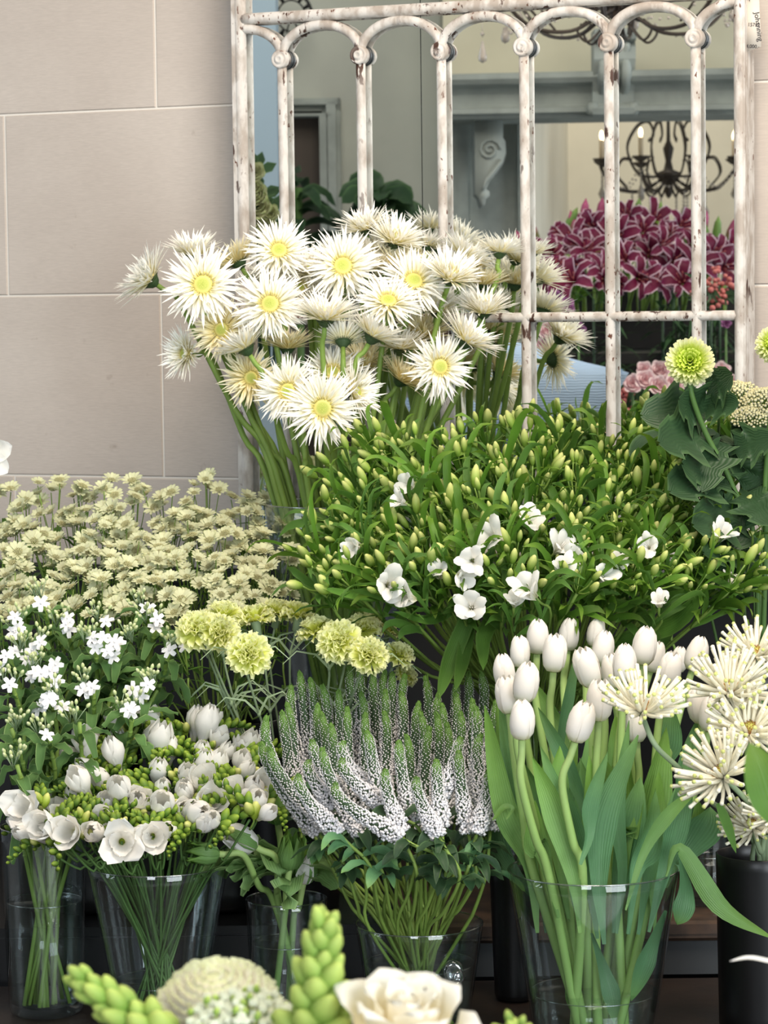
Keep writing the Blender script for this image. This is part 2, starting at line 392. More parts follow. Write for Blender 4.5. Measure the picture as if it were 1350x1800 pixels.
fr = .0115
for u in (uL, uR):
    mb = MB(); s = -1 if u == uL else 1
    mb.tube([mp_(u, z_bot-.02+k*(z_top-z_bot+.02)/24, .0125) for k in range(25)], fr, 10)
    wd = .013 if s < 0 else .0105; mb.box((min(u+s*.004, u+s*wd), -.03, z_bot-.02), (max(u+s*.004, u+s*wd), .022, z_top), 0, X=MU, Y=MN, o=MO)
    part('frame_upright', mb.mesh('frame_upright', M['rusty']), mirror)
BAR = .0088
for u in US:
    mb = MB(); mb.tube([mp_(u, z_bot+k*(zr-.012-z_bot)/20, .0125) for k in range(21)], BAR, 10)
    part('glazing_bar', mb.mesh('glazing_bar', M['rusty']), mirror)
    mb = MB(); c = mp_(u, zr, .008)
    mb.lathe(c, MN, [(0, 0), (.0165, 0), (.0165, .014), (.014, .018), (.0115, .0165), (.009, .0165), (.0075, .019), (.004, .020), (.003, .018), (0, .021)], 20)
    rs = part('rosette', mb.mesh('rosette', M['rusty']), mirror)
    mb = MB(); mb.lathe(mp_(u, zr, .0015), MN, [(0, 0), (.0175, 0), (.0175, .0065), (0, .0065)], 20)
    part('rosette_backing', mb.mesh('rosette_backing', M['rubber_dark']), rs)
hb = on_plane(556, 47, .02).z - zr
def arch(u0, u1, a0, a1, z, h, n=16, r=BAR):
    mb = MB(); c = (u0+u1)/2; hw = (u1-u0)/2
    mb.tube([mp_(c+hw*cos(a0+(a1-a0)*k/n), z+h*sin(a0+(a1-a0)*k/n), .0125) for k in range(n+1)], r, 10)
    part('arch', mb.mesh('arch', M['rusty']), mirror)
for a, b in zip(US[:-1], US[1:]): arch(a, b, pi*.97, pi*.03, zr+.004, hb)
arch(US[0]-sp, US[0], pi/2, pi*.03, zr+.004, hb); arch(US[-1], US[-1]+sp, pi*.97, pi/2, zr+.004, hb)
for z, r in ((z_rail, .0105), (z_mid, .0088), (z_bot, .012)):
    mb = MB(); mb.tube([mp_(uL+(uR-uL)*k/30, z, .0125) for k in range(31)], r, 10)
    part('crossbar', mb.mesh('crossbar', M['rusty']), mirror)
cm = (uL+uR)/2
mb = MB(); mb.tube([mp_(cm-(uR-uL)/2*cos(pi*k/30), z_rail+.02+.55*sin(pi*k/30), .0125) for k in range(31)], .0105, 10)
part('top_arch', mb.mesh('top_arch', M['rusty']), mirror)
# price tag hanging beside the frame
def tag_():
    t = thing('price_tag', 'small paper price tag with handwriting hanging at the right frame of the mirror', 'tag', mp_(uR, zr, .03))
    p = [on_plane(x, y, .012) for x, y in ((1307, 4), (1334, -8), (1338, 82), (1308, 92))]
    mb = MB(); i = [mb.add(q) for q in p]; k = [mb.add(q+MN*-.0006) for q in p]
    mb.face(tuple(reversed(i))); mb.face(tuple(k))
    for a in range(4): mb.face((i[a], i[(a+1) % 4], k[(a+1) % 4], k[a]))
    part('paper', mb.mesh('paper', M['paper']), t)
    mb = MB(); mb.tube([on_plane(1318, 2, .014), on_plane(1312, -14, .02), on_plane(1304, -30, .024)], .0006, 5); part('string', mb.mesh('string', M['ink']), t)
    for txt, px, py, sz, rot in (('Johanning', 1326, 22, .0125, -82), ('157x2', 1314, 46, .0085, -5), ('4,000.-', 1311, 84, .0085, -5)):
        cu = bpy.data.curves.new('handwriting', 'FONT'); cu.body = txt; cu.size = sz; cu.extrude = .0001; cu.materials.append(M['ink'])
        q = bpy.data.objects.new('handwriting', cu); COL.objects.link(q)
        me = bpy.data.meshes.new_from_object(q.evaluated_get(bpy.context.evaluated_depsgraph_get())); bpy.data.objects.remove(q)
        me.materials.clear(); me.materials.append(M['ink'])
        R = Matrix((MU, UP, MN)).transposed().to_4x4()
        part('handwriting', me, t, Matrix.Translation(on_plane(px, py, .0128)) @ R @ Matrix.Rotation(math.radians(rot), 4, 'Z'))
tag_()

# ------------------------------------------------------------------ the room the mirror shows
M['cream_wall'] = simple('cream_plaster', (232, 222, 200), .9, c2=(222, 212, 190), scale=3)
M['grey_wall'] = simple('grey_green_plaster', (206, 208, 196), .9, c2=(190, 192, 182), scale=2.5)
M['khaki_wall'] = simple('khaki_plaster', (212, 206, 182), .9, c2=(200, 194, 170), scale=3)
M['grey_trim'] = simple('pale_grey_stone', (172, 178, 172), .8, c2=(150, 156, 150), scale=9, bump=.2)
M['blue_trim'] = simple('blue_grey_paint', (138, 156, 168), .7)
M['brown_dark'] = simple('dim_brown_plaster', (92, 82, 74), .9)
def vbox(name, px0, px1, py0, py1, Y, depth, mt):
    a = at(px0, py1, Y); b = at(px1, py0, Y)
    mb = MB(); mb.box((a.x, Y, a.z), (b.x, Y+depth, b.z)); mb.reflect(); return mb.mesh(name, mt)
struct('wall_left', vbox('wall_left', 425, 800, -300, 2200, 10.0, .15, M['grey_wall']))
# doorway: the opening is a recess in front of the wall plane framed by moulded casing
def doorway():
    mb = MB(); Y = 9.9
    for (x0, x1, y0, y1) in ((478, 598, 172, 196), (576, 598, 172, 900)):
        a, b = at(x0, y1, Y), at(x1, y0, Y); mb.box((a.x, Y, a.z), (b.x, 10.0, b.z))
    for (x0, x1, y0, y1) in ((478, 592, 180, 186), (583, 590, 180, 900), (478, 582, 200, 206), (571, 576, 200, 900)):
        a, b = at(x0, y1, Y), at(x1, y0, Y); mb.box((a.x, Y-.04, a.z), (b.x, 10.0, b.z))
    struct('door_1', mb.reflect().mesh('door_1', M['grey_trim']))
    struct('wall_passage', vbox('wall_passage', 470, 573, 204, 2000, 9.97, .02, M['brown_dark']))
doorway()
struct('wall_column', vbox('wall_column', 418, 481, -200, 2200, 8.6, .25, M['blue_trim']))
struct('wall_pier', vbox('wall_pier', 800, 934, 200, 2200, 9.75, .4, M['grey_trim']))
mb = MB()
for x0, x1 in ((806, 812), (818, 822), (926, 934)):
    a, b = at(x0, 2000, 9.7), at(x1, 212, 9.7); mb.box((a.x, 9.72, a.z), (b.x, 9.76, b.z))
struct('trim_1', mb.reflect().mesh('trim_1', M['grey_trim']))
struct('wall_alcove', vbox('wall_alcove', 900, 1700, -200, 2000, 13.0, .15, M['cream_wall']))
mb = MB(); a, b = at(934, 530, 10.1), at(1000, 530, 13.0)
mb.box((0, 0, 0), ((b-a).length, .05, 3.3), X=(b-a).normalized(), Y=V((0, 0, 1)).cross((b-a).normalized()), o=V((a.x, a.y, 0)))
struct('wall_alcove_side', mb.reflect().mesh('wall_alcove_side', M['cream_wall']))
struct('wall_hood', vbox('wall_hood', 780, 1700, -500, 175, 9.45, .5, M['khaki_wall']))
def cornice():
    A, B = at(792, 210, 9.4), at(1420, 199, 9.1)
    mb = MB(); mb.sweep(A, B, (0, -1, 0), [(-.3, 0), (.02, 0), (.03, .012), (.05, .014), (.05, .03), (.03, .034), (.035, .075), (.05, .095), (.10, .105), (.115, .12), (.115, .135), (.10, .14), (-.3, .14)])
    mb.reflect(); struct('trim_2', mb.mesh('trim_2', M['grey_trim']))
    # keystone bracket
    def bracket(px, py0, py1, Y, wpx, name):
        a = at(px, py0, Y); b = at(px, py1, Y); H = a.z-b.z; w = wpx*Y/5000/2; mb = MB()
        prof = [(0, 0), (.02, 0), (.05, .03), (.06, .10), (.04, .16), (.05, .3), (.09, .5), (.12, .66), (.125, .8), (.10, .86), (.15, .88), (.16, .93), (.16, 1.0), (0, 1.0)]
        mb.sweep(V((b.x-w, Y, b.z)), V((b.x+w, Y, b.z)), (0, -1, 0), [(p*1.0, q*H) for p, q in prof])
        for k in range(3):
            x = b.x+(k-1)*w*.55
            mb.tube([V((x, Y-.02-.13*t+.03*sin(9*t), b.z+H*(.1+.72*t))) for t in [q/10 for q in range(11)]], [.018*(1-.4*abs(q/5-1)) for q in range(11)], 6)
        for s in (-1, 1): mb.lathe(V((b.x+s*w*1.05, Y-.035, b.z+H*.1)), V((s, 0, 0)), [(0, -.02), (.022, -.02), (.022, .008), (.012, .014), (0, .014)], 12)
        mb.reflect(); struct(name, mb.mesh(name, M['grey_trim']))
    bracket(1076, 58, 207, 9.25, 72, 'trim_3')
    # scrolled corbel under the left end of the cornice
    Y = 9.55; c = at(860, 272, Y); s = Y/5000; mb = MB()
    out = [(-27, -58), (22, -58), (22, -26), (26, -20), (27, 0), (22, 18), (10, 34), (-2, 48), (-8, 62), (-2, 66), (-2, 74), (-8, 78), (-10, 88), (-16, 92), (-22, 74), (-27, 70)]
    n = len(out); fa = [mb.add(c+V((x*s, -.10, -y*s))) for x, y in out]; fb = [mb.add(c+V((x*s, .12, -y*s))) for x, y in out]
    mb.face(tuple(fa)); mb.face(tuple(reversed(fb)))
    for k in range(n): mb.face((fa[k], fb[k], fb[(k+1) % n], fa[(k+1) % n])); mb.flat.add(len(mb.f)-1)
    mb.tube([c+V(((-2+(20-t*.95)*cos(t*.62))*s, -.105, (6+(20-t*.95)*sin(t*.62))*s)) for t in range(21)], .0055, 6)
    mb.tube([c+V((x*s, -.105, -y*s)) for x, y in ((20, 12), (6, 30), (-8, 46), (-14, 62))], .006, 6)
    mb.reflect(); struct('trim_4', mb.mesh('trim_4', M['grey_trim']))
cornice()
pl = bpy.data.lights.new('shop_lamp', 'AREA'); pl.energy = 38; pl.color = (1, .93, .82); pl.size = 1.2
po = bpy.data.objects.new('shop_lamp', pl); COL.objects.link(po); po.location = vt(700, -900, 7.2)
al = bpy.data.lights.new('alcove_fill', 'AREA'); al.energy = 34; al.color = (1, .92, .80); al.size = .8  # unseen fill light, added to brighten the alcove's back wall
ao = bpy.data.objects.new('alcove_fill', al); COL.objects.link(ao); ao.location = vt(1150, -500, 11.6)
ao.rotation_euler = (vt(1120, 380, 13)-ao.location).to_track_quat('-Z', 'Y').to_euler()
po.rotation_euler = (vt(800, 300, 10)-po.location).to_track_quat('-Z', 'Y').to_euler()
# ------------------------------------------------------------------ plant materials
M['stem'] = plant('green_stem', (124, 152, 70), var=.3, trans=0, rough=.5)
M['stem_dark'] = plant('dark_stem', (84, 118, 60), var=.3, trans=0)
M['stem_grey'] = plant('grey_green_stem', (140, 160, 124), var=.2, trans=0)
M['ger_petal'] = plant('cream_petal', (250, 242, 198), (255, 253, 244), .1, .7, var=.10, trans=.22)
M['ger_petal_y'] = plant('yellow_cream_petal', (247, 232, 168), (253, 246, 214), .3, .8, var=.10, trans=.22)
M['ger_disc'] = plant('yellow_disc', (222, 212, 128), (176, 186, 84), .5, .8, var=.2, trans=0)
M['ger_frill'] = plant('yellow_frill', (236, 222, 140), (250, 242, 200), var=.1, trans=.1)
M['calyx'] = plant('dark_calyx', (60, 84, 52), (84, 104, 62), var=.2, trans=.05)
M['ast_bract'] = plant('green_white_bract', (214, 216, 176), (160, 180, 108), .75, 1, var=.2, trans=.2)
M['ast_dot'] = plant('astrantia_floret', (186, 182, 134), (168, 160, 112), .5, 1, var=.3, trans=0)
M['leaf'] = plant('mid_green_leaf', (88, 130, 52), edge=(110, 146, 70), e0=.7, e1=1.1, var=.35, trans=.3, vein=.05)
M['leaf_bright'] = plant('bright_green_leaf', (94, 138, 46), (128, 160, 58), .4, 1.1, var=.38, trans=.35, rough=.4, vein=.05)
M['leaf_dark'] = plant('dark_green_leaf', (50, 78, 48), edge=(74, 104, 64), var=.35, trans=.15, rough=.45, vein=.04)
M['leaf_blue'] = plant('blue_green_leaf', (104, 152, 104), (126, 168, 92), .6, 1.1, var=.28, trans=.25, rough=.4, vein=.05)
M['leaf_tulip'] = plant('tulip_leaf', (126, 168, 96), (128, 172, 72), .5, 1.1, var=.26, trans=.28, rough=.42, vein=.05)
M['alst_bud'] = plant('alstroemeria_bud', (134, 168, 62), (216, 218, 138), .2, .95, var=.32, trans=.2)
M['white_petal'] = plant('white_petal', (250, 248, 240), (252, 250, 246), var=.06, trans=.28)
M['cream_petal2'] = plant('creamy_petal', (246, 244, 210), (254, 252, 246), .02, .3, var=.05, trans=.35)
M['fre_bud'] = plant('freesia_bud', (78, 114, 38), (146, 170, 58), .3, .95, var=.28, trans=.15)
M['fre_big'] = plant('freesia_swollen_bud', (150, 176, 56), (226, 226, 140), .3, .9, var=.2, trans=.2)
M['oxy_petal'] = plant('oxypetalum_petal', (252, 250, 250), (246, 246, 250), var=.06, trans=.2)
M['oxy_leaf'] = plant('oxypetalum_leaf', (88, 124, 66), edge=(140, 168, 104), e0=.8, e1=1.05, var=.3, trans=.2, rough=.7, vein=.05)
M['oxy_bud'] = plant('oxypetalum_bud', (190, 204, 142), (226, 228, 190), .4, 1, var=.15, trans=.1)
M['carn'] = plant('lime_carnation_petal', (228, 234, 116), (250, 252, 200), .4, 1.0, var=.12, trans=.4)
M['ver_dot'] = plant('veronica_floret', (246, 244, 246), var=.08, trans=.15)
M['ver_core'] = plant('veronica_core', (56, 80, 50), (88, 124, 50), .6, .9, var=.2, trans=0)
M['tul_stem'] = plant('pale_green_stem', (150, 184, 104), (162, 188, 116), .5, 1, var=.2, trans=0)
M['tulip'] = plant('white_tulip_petal', (232, 232, 186), (252, 247, 238), .04, .4, var=.05, trans=.25)
M['quill'] = plant('cream_quill_petal', (254, 250, 230), (216, 224, 140), .96, 1.0, var=.08, trans=.2)
M['quill_disc'] = plant('brown_green_disc', (158, 108, 60), (190, 190, 90), .3, .9, var=.2, trans=0)
M['pom'] = plant('green_white_pompon_petal', (200, 216, 80), (248, 248, 204), .35, .9, var=.1, trans=.4)
M['pom_in'] = plant('lime_pompon_petal', (190, 214, 54), (224, 236, 120), .4, 1, var=.1, trans=.4)
M['wax'] = plant('small_cream_floret', (226, 222, 186), (204, 196, 140), .5, 1, var=.15, trans=.1)
M['mum_fg'] = plant('chrysanthemum_petal', (254, 250, 236), (246, 248, 206), .7, 1, var=.05, trans=.4)
M['ach'] = plant('white_cluster_floret', (246, 246, 232), (232, 236, 206), .2, 1, var=.08, trans=.15)
M['snap'] = plant('snapdragon_bud', (132, 168, 72), (200, 216, 112), .25, .95, var=.22, trans=.2, rough=.6)
M['rose'] = plant('ivory_rose_petal', (246, 232, 188), (253, 249, 236), .1, .8, var=.05, trans=.3)
M['lily'] = plant('magenta_lily_petal', (104, 14, 54), (122, 28, 78), .6, 1, edge=(246, 220, 234), e0=.72, e1=.98, var=.2, trans=.2, spots=(90, 8, 46), vein=.05)
M['lily_bud'] = plant('lily_bud_skin', (120, 132, 70), (176, 84, 120), .25, .7, var=.3, trans=.1)
M['lily_bud_g'] = plant('green_lily_bud_skin', (112, 146, 74), (132, 162, 88), var=.2, trans=.1)
M['pink'] = plant('pale_pink_petal', (240, 202, 208), (252, 232, 230), .3, 1, var=.12, trans=.25)
M['pink_deep'] = plant('rose_pink_floret', (214, 128, 168), (236, 180, 206), .3, 1, var=.25, trans=.2)
M['mauve'] = plant('mauve_petal', (150, 84, 140), (186, 130, 178), .3, 1, var=.15, trans=.2)
M['coral'] = plant('coral_floret', (186, 96, 96), (206, 126, 120), .3, 1, var=.2, trans=.2)

M['glass_rim'] = glassy('glass_rim', (.8, .86, .86), .9, .32, .15)
# ------------------------------------------------------------------ vases
def vase(name, label, px, py_rim, Y, r_top, r_bot, z0, water, group=None, px_base=None, cat='vase', body=None, foot=.012):
    c = at(px, py_rim, Y); h = c.z - z0
    t = thing(name, label, cat, (c.x, Y, z0), group)
    mb = MB(); th = .0028; N = 14
    def R(k): return r_bot+(r_top-r_bot)*k
    pr = [(0, .001), (r_bot*.75, .001), (r_bot*.95, .004), (r_bot, foot)] + [(R(k/N), foot+(h-foot)*k/N) for k in range(1, N+1)]
    pr += [(r_top-th*.5, h+.0012), (r_top-th, h)] + [(R(k/N)-th, foot+(h-foot)*k/N) for k in range(N-1, 0, -1)] + [(r_bot-th, foot+.006), (r_bot*.7, foot), (0, foot)]
    mb.lathe((0, 0, 0), (0, 0, 1), pr, 56)
    part('body', mb.mesh(name+'_body', body or M['glass']), t, Matrix.Translation((c.x, Y, z0)))
    if not body:
        mb = MB(); mb.tube([V((r_top-.0014, 0, 0))] and [V(((r_top-.0014)*cos(2*pi*k/56), (r_top-.0014)*sin(2*pi*k/56), h)) for k in range(57)], .0013, 6, cap=False); part('rim', mb.mesh(name+'_rim', M['glass_rim']), t, Matrix.Translation((c.x, Y, z0)))
    if water:
        hw = water; mb = MB(); kw = (hw-foot)/(h-foot)
        mb.lathe((0, 0, 0), (0, 0, 1), [(0, foot+.001), (r_bot*.7, foot+.001), (r_bot-th-.001, foot+.007), (R(kw)-th-.0008, hw), (0, hw)], 48)
        rr = R(kw)-th-.002; mb.tube([V((rr*cos(2*pi*k/56), rr*sin(2*pi*k/56), hw)) for k in range(57)], .0009, 5, 1, cap=False)
        part('water', mb.mesh(name+'_water', [M['water'], M['glass_rim']]), t, Matrix.Translation((c.x, Y, z0)))
    t['rim'] = 0
    del t['rim']
    return dict(o=t, c=V((c.x, Y, 0)), z0=z0+foot, zr=c.z, rt=r_top-.012, rb=r_bot-.015, h=h)
BENCH = .504
V_oxy = vase('glass_vase', 'clear rounded glass vase of woody stems at the far left of the front row', 75, 1452, 4.15, .064, .055, BENCH, .17, foot=.014)
V_fre = vase('glass_vase', 'clear flared glass vase under the freesias', 277, 1517, 4.06, .102, .060, BENCH, .07)
V_grn = vase('glass_vase', 'small clear glass vase holding the green parrot tulips', 503, 1579, 4.12, .060, .052, BENCH, .11)
V_ver = vase('glass_vase', 'clear glass vase with a round glass lug under the veronica spikes', 737, 1622, 4.02, .092, .070, BENCH, .10)
V_tul = vase('glass_vase', 'large clear flared glass vase under the white tulips', 1042, 1527, 3.90, .1185, .082, BENCH, at(1040, 1742, 3.9).z-BENCH)
V_ger = vase('glass_vase', 'tall clear flared glass vase holding the spider gerberas', 598, 884, 4.79, .128, .064, TIER, .28)
V_als = vase('glass_vase', 'tall clear glass vase behind the tulips holding the alstroemeria', 940, 1240, 4.46, .085, .065, TIER, .1)
V_ast = [vase('flower_bucket', 'black bucket behind the freesias holding the left half of the astrantia', 130, 1260, 4.5, .11, .09, TIER, 0, body=M['black'], cat='bucket'),
         vase('flower_bucket', 'black bucket behind the carnations holding the right half of the astrantia', 380, 1260, 4.5, .11, .09, TIER, 0, body=M['black'], cat='bucket')]
V_car = vase('flower_bucket', 'black bucket in the dark behind the freesia vase holding the carnations', 520, 1400, 4.40, .075, .06, BENCH, 0, body=M['black'], cat='bucket')
V_mid = vase('flower_bucket', 'tall black bucket standing just left of the tulip vase', 905, 1530, 4.2, .038, .032, at(905, 1702, 4.2).z if False else BENCH, 0, body=M['black'], cat='bucket')
V_rgt = vase('flower_bucket', 'tall black bucket at the bottom right under the cream spider chrysanthemums', 1335, 1500, 4.0, .062, .058, BENCH, 0, body=M['black'], cat='bucket')
V_hyd = vase('glass_vase', 'tall dim glass cylinder on the raised shelf behind the right bucket', 1245, 1440, 4.46, .05, .045, TIER, .08)
# glass lug on the veronica vase
c = at(797, 1710, 4.02-.083); mb = MB()
mb.lathe(c+V((0, .012, 0)), (0, -1, 0), [(.004, 0), (.012, .002), (.0155, .008), (.015, .014), (.010, .018), (.006, .016), (0, .015)], 20, sx=1.2)
mb.lathe(c+V((.004, -.006, -.004)), (.3, -1, 0), [(.003, 0), (.009, .002), (.010, .006), (.006, .010), (0, .011)], 16, sx=1.2)
lug = glassy('thick_glass', (.86, .9, .9), .9, .25)
part('lug', mb.mesh('lug', lug), V_ver['o'], label='round glass lug')

def stem_pts(vs, head, f, k=.055, bow=.5, n=5, cross=True, rim_out=1.0):
    """a stem from the floor of its vase over the rim to the back of the head"""
    d = V((head.x-vs['c'].x, head.y-vs['c'].y, 0)); L = max(d.length, 1e-4); dn = d/L
    r = min(L*bow, vs['rt']*rim_out)*U(.75, 1); jit = V((U(-.008, .008), U(-.008, .008), 0))
    rim = vs['c'] + dn*r + jit + UP*vs['zr']
    q = -1 if cross else .6
    base = vs['c'] + dn*(q*vs['rb']*U(.3, .95)) + V((-dn.y, dn.x, 0))*vs['rb']*U(-.5, .5) + UP*(vs['z0']+.004)
    neck = head - V(f).normalized()*k
    mid = rim.lerp(neck, .5) + V((0, 0, -.01))
    pts = [base, rim, mid, neck, head - V(f).normalized()*k*.3]
    out = crom(pts, n); out.append(V(head)); return out
# ================================================================== spider gerberas
def gerbera_head(seed, ymat, bowl=0.0):
    global RN
    RN = random.Random(seed); mb = MB()
    R = .062
    for ring, (n, L, el, z0) in enumerate(((44, R, .0, .0), (44, R*.96, .2, .002), (38, R*.86, .42, .004), (30, R*.66, .7, .005)) + (((24, R*.5, 1.0, .005),) if bowl else ())):
        for k in range(n):
            a = 2*pi*(k+U(-.35, .35))/n; e = el+bowl+U(-.2, .2); L2 = (L-.012)*U(.78, 1.14)
            d = V((cos(a), sin(a), 0)); p = []
            cv = U(-.5, .35)
            side = V((-sin(a), cos(a), 0))*U(-.012, .012)
            for i in range(5):
                t = i/4; p.append(d*(.012+L2*t*cos(e)) + UP*(z0+L2*(sin(e)*t + cv*.22*t*t)) + side*t*t)
            mb.blade(p, .0022, UP, lambda t: (.45+.9*t if t < .6 else .99*(1-t)/.4+.05), cup=.6, nw=2)
    pet = mb.mesh('gerbera_petals', M['ger_petal_y'] if ymat else M['ger_petal'])
    mb = MB()
    for k in range(46):
        a = 2*pi*k/46+U(-.05, .05); L2 = U(.004, .0075); r0 = U(.011, .0145)
        mb.tube([V((cos(a)*r0, sin(a)*r0, .006)), V((cos(a)*(r0+L2*.5), sin(a)*(r0+L2*.5), .0095)), V((cos(a)*(r0+L2), sin(a)*(r0+L2), .0115))], [.0008, .0009, .0004], 4)
    frill = mb.mesh('gerbera_frill', M['ger_frill'])
    mb = MB(); mb.lathe((0, 0, .002), UP, [(.0145, 0), (.0135, .005), (.009, .0072), (0, .0065)], 18)
    for k in range(70):
        r = .013*math.sqrt((k+.5)/70); a = k*2.39996; mb.octa((r*cos(a), r*sin(a), .0085-.9*r*r/.013*.1), .0011, 0, t=.9-r/.013*.9)
    disc = mb.mesh('gerbera_disc', M['ger_disc'])
    mb = MB(); mb.lathe((0, 0, -.014), UP, [(.0035, 0), (.008, .003), (.0135, .010), (.015, .014)], 18)
    for k in range(34):
        a = 2*pi*k/34; d = V((cos(a), sin(a), 0)); r = 1+.1*(k % 2)
        mb.blade([d*.008+UP*-.011, d*.014+UP*-.003, d*.021*r+UP*(.000+.001*(k % 3))], .0022, -UP, lambda t: 1-.85*t, nw=1, cup=0)
    cal = mb.mesh('gerbera_calyx', M['calyx'])
    return pet, frill, disc, cal
GH = [gerbera_head(s, False) for s in (1, 2, 3)] + [gerbera_head(9, True)]
GBowl = [gerbera_head(4, False, .38), gerbera_head(5, False, .5), gerbera_head(6, True, .4)]
RN = random.Random(11)
GER = [  # px, py, Y, facing, scale, yellow, label
 (357, 502, 4.26, (0, -1, .25), 1.12, 0, 'big white spider gerbera facing forward at the left, in front of the wall'),
 (490, 443, 4.36, (.12, -1, .55), .96, 0, 'white spider gerbera tilted up in front of the left mirror frame'),
 (475, 537, 4.24, (0, -1, .42), 1.05, 0, 'white spider gerbera with green-yellow eye right of the big left one'),
 (390, 580, 4.30, (-.1, -1, .1), .86, 1, 'small cream spider gerbera with orange-rimmed eye facing forward on the left'),
 (603, 470, 4.34, (0, -1, .4), 1.08, 0, 'white spider gerbera with yellow eye at the top centre of the bouquet'),
 (727, 497, 4.32, (.12, -.8, .5), 1.02, 0, 'cream spider gerbera with tilted yellow eye right of centre above the bent stems'),
 (772, 645, 4.20, (.25, -1, .1), .92, 0, 'white spider gerbera facing forward at the lower right of the bouquet'),
 (567, 718, 4.10, (.03, -1, .1), 1.06, 0, 'lowest white spider gerbera facing forward, frontmost of the bouquet'),
 (508, 688, 4.18, (-.25, -.9, .12), .95, 0, 'white spider gerbera half covered by the lowest one'),
 (440, 665, 4.28, (.25, -1, .15), .82, 1, 'yellowish spider gerbera low on the left behind a grey stem'),
 (264, 492, 4.30, (-.72, -.25, .55), 1.0, 0, 'leftmost spider gerbera seen from the side with dark green calyx'),
 (340, 447, 4.42, (0, -.25, .95), .86, 0, 'cream spider gerbera facing up behind the big left one'),
 (328, 622, 4.36, (-.6, -.6, .1), .78, 1, 'small cream spider gerbera turned to the wall at lower left'),
 (432, 612, 4.22, (-.5, -.05, .85), .92, 0, 'white spider gerbera in side view with calyx, tilting left above the yellowish one'),
 (572, 560, 4.20, (.1, -.28, .95), 1.0, 0, 'white spider gerbera in side view opening upward at the centre'),
 (603, 600, 4.22, (0, .5, .9), .8, 0, 'pale spider gerbera seen from behind with dark calyx at the centre'),
 (655, 592, 4.20, (.5, -.05, .85), .9, 0, 'white spider gerbera in side view tilting right at the centre'),
 (505, 612, 4.34, (0, -.1, 1), .82, 1, 'yellow half open spider gerbera with black calyx in the middle'),
 (642, 402, 4.50, (-.2, -.3, .9), .85, 0, 'topmost spider gerbera against the mirror'),
 (694, 424, 4.46, (.3, -.45, .85), .92, 0, 'cream spider gerbera leaning right beside the topmost one'),
 (750, 434, 4.58, (.2, .2, .9), .62, 1, 'small cream spider gerbera in front of the third glazing bar'),
 (682, 533, 4.26, (.1, -.7, .7), .96, 0, 'white spider gerbera facing up right of centre below the tilted eye'),
 (815, 452, 4.42, (.5, 0, .85), .88, 0, 'spider gerbera in side view tilting right with calyx at the upper right'),
 (792, 488, 4.30, (.25, -.5, .8), .98, 0, 'large white spider gerbera on the thick bent stem at the right'),
 (878, 444, 4.46, (.15, 0, .95), .75, 0, 'spider gerbera opening upward left of the fourth glazing bar'),
 (850, 548, 4.36, (.05, -.35, .9), .88, 0, 'pale spider gerbera at the right in front of the horizontal bar'),
 (820, 600, 4.24, (.55, -.2, .75), .98, 0, 'cream spider gerbera tilting right above the lower right one'),
 (585, 658, 4.26, (0, -.75, .65), .9, 0, 'spider gerbera with golden eye peeping above the lowest one'),
 (702, 612, 4.34, (.1, -.2, .9), .9, 1, 'yellow-cream spider gerbera behind the side view ones right of centre'),
 (705, 668, 4.32, (.5, -.2, .7), .85, 1, 'low cream spider gerbera under the bent stems'),
 (622, 690, 4.20, (.7, -.5, .2), .86, 0, 'white spider gerbera turned right behind the lowest one'),
] + [(x, y, Y, f, s, yy, None) for x, y, Y, f, s, yy in (
 (420, 462, 4.46, (-.5, .2, .85), .85, 1), (545, 478, 4.46, (-.1, -.5, .85), .85, 1), (648, 470, 4.44, (.2, -.4, .85), .9, 0), (560, 540, 4.40, (0, -.4, .9), .9, 1),
 (655, 440, 4.5, (.1, -.4, .9), .9, 0), (768, 545, 4.40, (.1, -.4, .9), .9, 1), (850, 500, 4.48, (.1, -.1, 1), .8, 1), (905, 562, 4.46, (.1, -.3, .9), .8, 0), (745, 590, 4.42, (0, -.4, .9), .9, 1),
 (480, 490, 4.46, (-.2, -.4, .9), .8, 1), (640, 640, 4.40, (.1, -.5, .8), .85, 1), (530, 510, 4.44, (-.2, -.6, .7), .85, 0), (700, 470, 4.45, (.1, -.4, .9), .9, 1))]
for i, (px, py, Y, f, sc, yy, lab) in enumerate(GER):
    if lab is None and px > 860: continue
    Y = 4.80+(Y-4.36)*.62; sc *= 1.07
    h = at(px, py, Y); gap = (h-MP).dot(MN)
    if gap < .07: h = h*1.0 + V((0, -(.07-gap)/cos(TH), 0))
    f = V(f).normalized(); root_l = lab or 'half hidden cream spider gerbera, %s' % ['behind the white one with green-yellow eye', 'behind the white one at top centre on its left', 'right of the top centre one', 'just below the top centre one', 'under the topmost one', 'under the tilting right ones', '', '', 'left of the lower right one', 'left of the tilted-up one', 'above the lowest one on its right', 'above the side view one in the middle', 'between the top centre and the tilted eye'][i-(len(GER)-13)]
    t = thing('spider_gerbera', root_l, 'flower', (V_ger['c'].x, V_ger['c'].y, V_ger['z0']), 'white spider gerberas in the tall vase' if lab else 'gerberas half hidden in the bouquet')
    H = (GBowl[2] if yy and i % 2 else GBowl[i % 2]) if f.z > .8 or abs(f.x) > .45 or f.y > 0 else (GH[3] if yy and i % 2 else GH[i % 3]); mt = pose(h, f, sc=sc)
    for nm, me in zip(('petals', 'frill', 'eye', 'calyx'), H): part(nm, me, t, mt)
    back = h - f*.014*sc; pts = stem_pts(V_ger, back, f, k=.045, bow=.55, rim_out=.97)
    mb = MB(); n = len(pts); mb.tube(pts, [.0058-.0018*k/n for k in range(n)], 8)
    part('stem', mb.mesh('gerbera_stem', M['stem']), t)
RN = random.Random(12)
for k in range(16):   # bare lower parts of stems whose heads are buried: each still carries its head behind the others
    pass

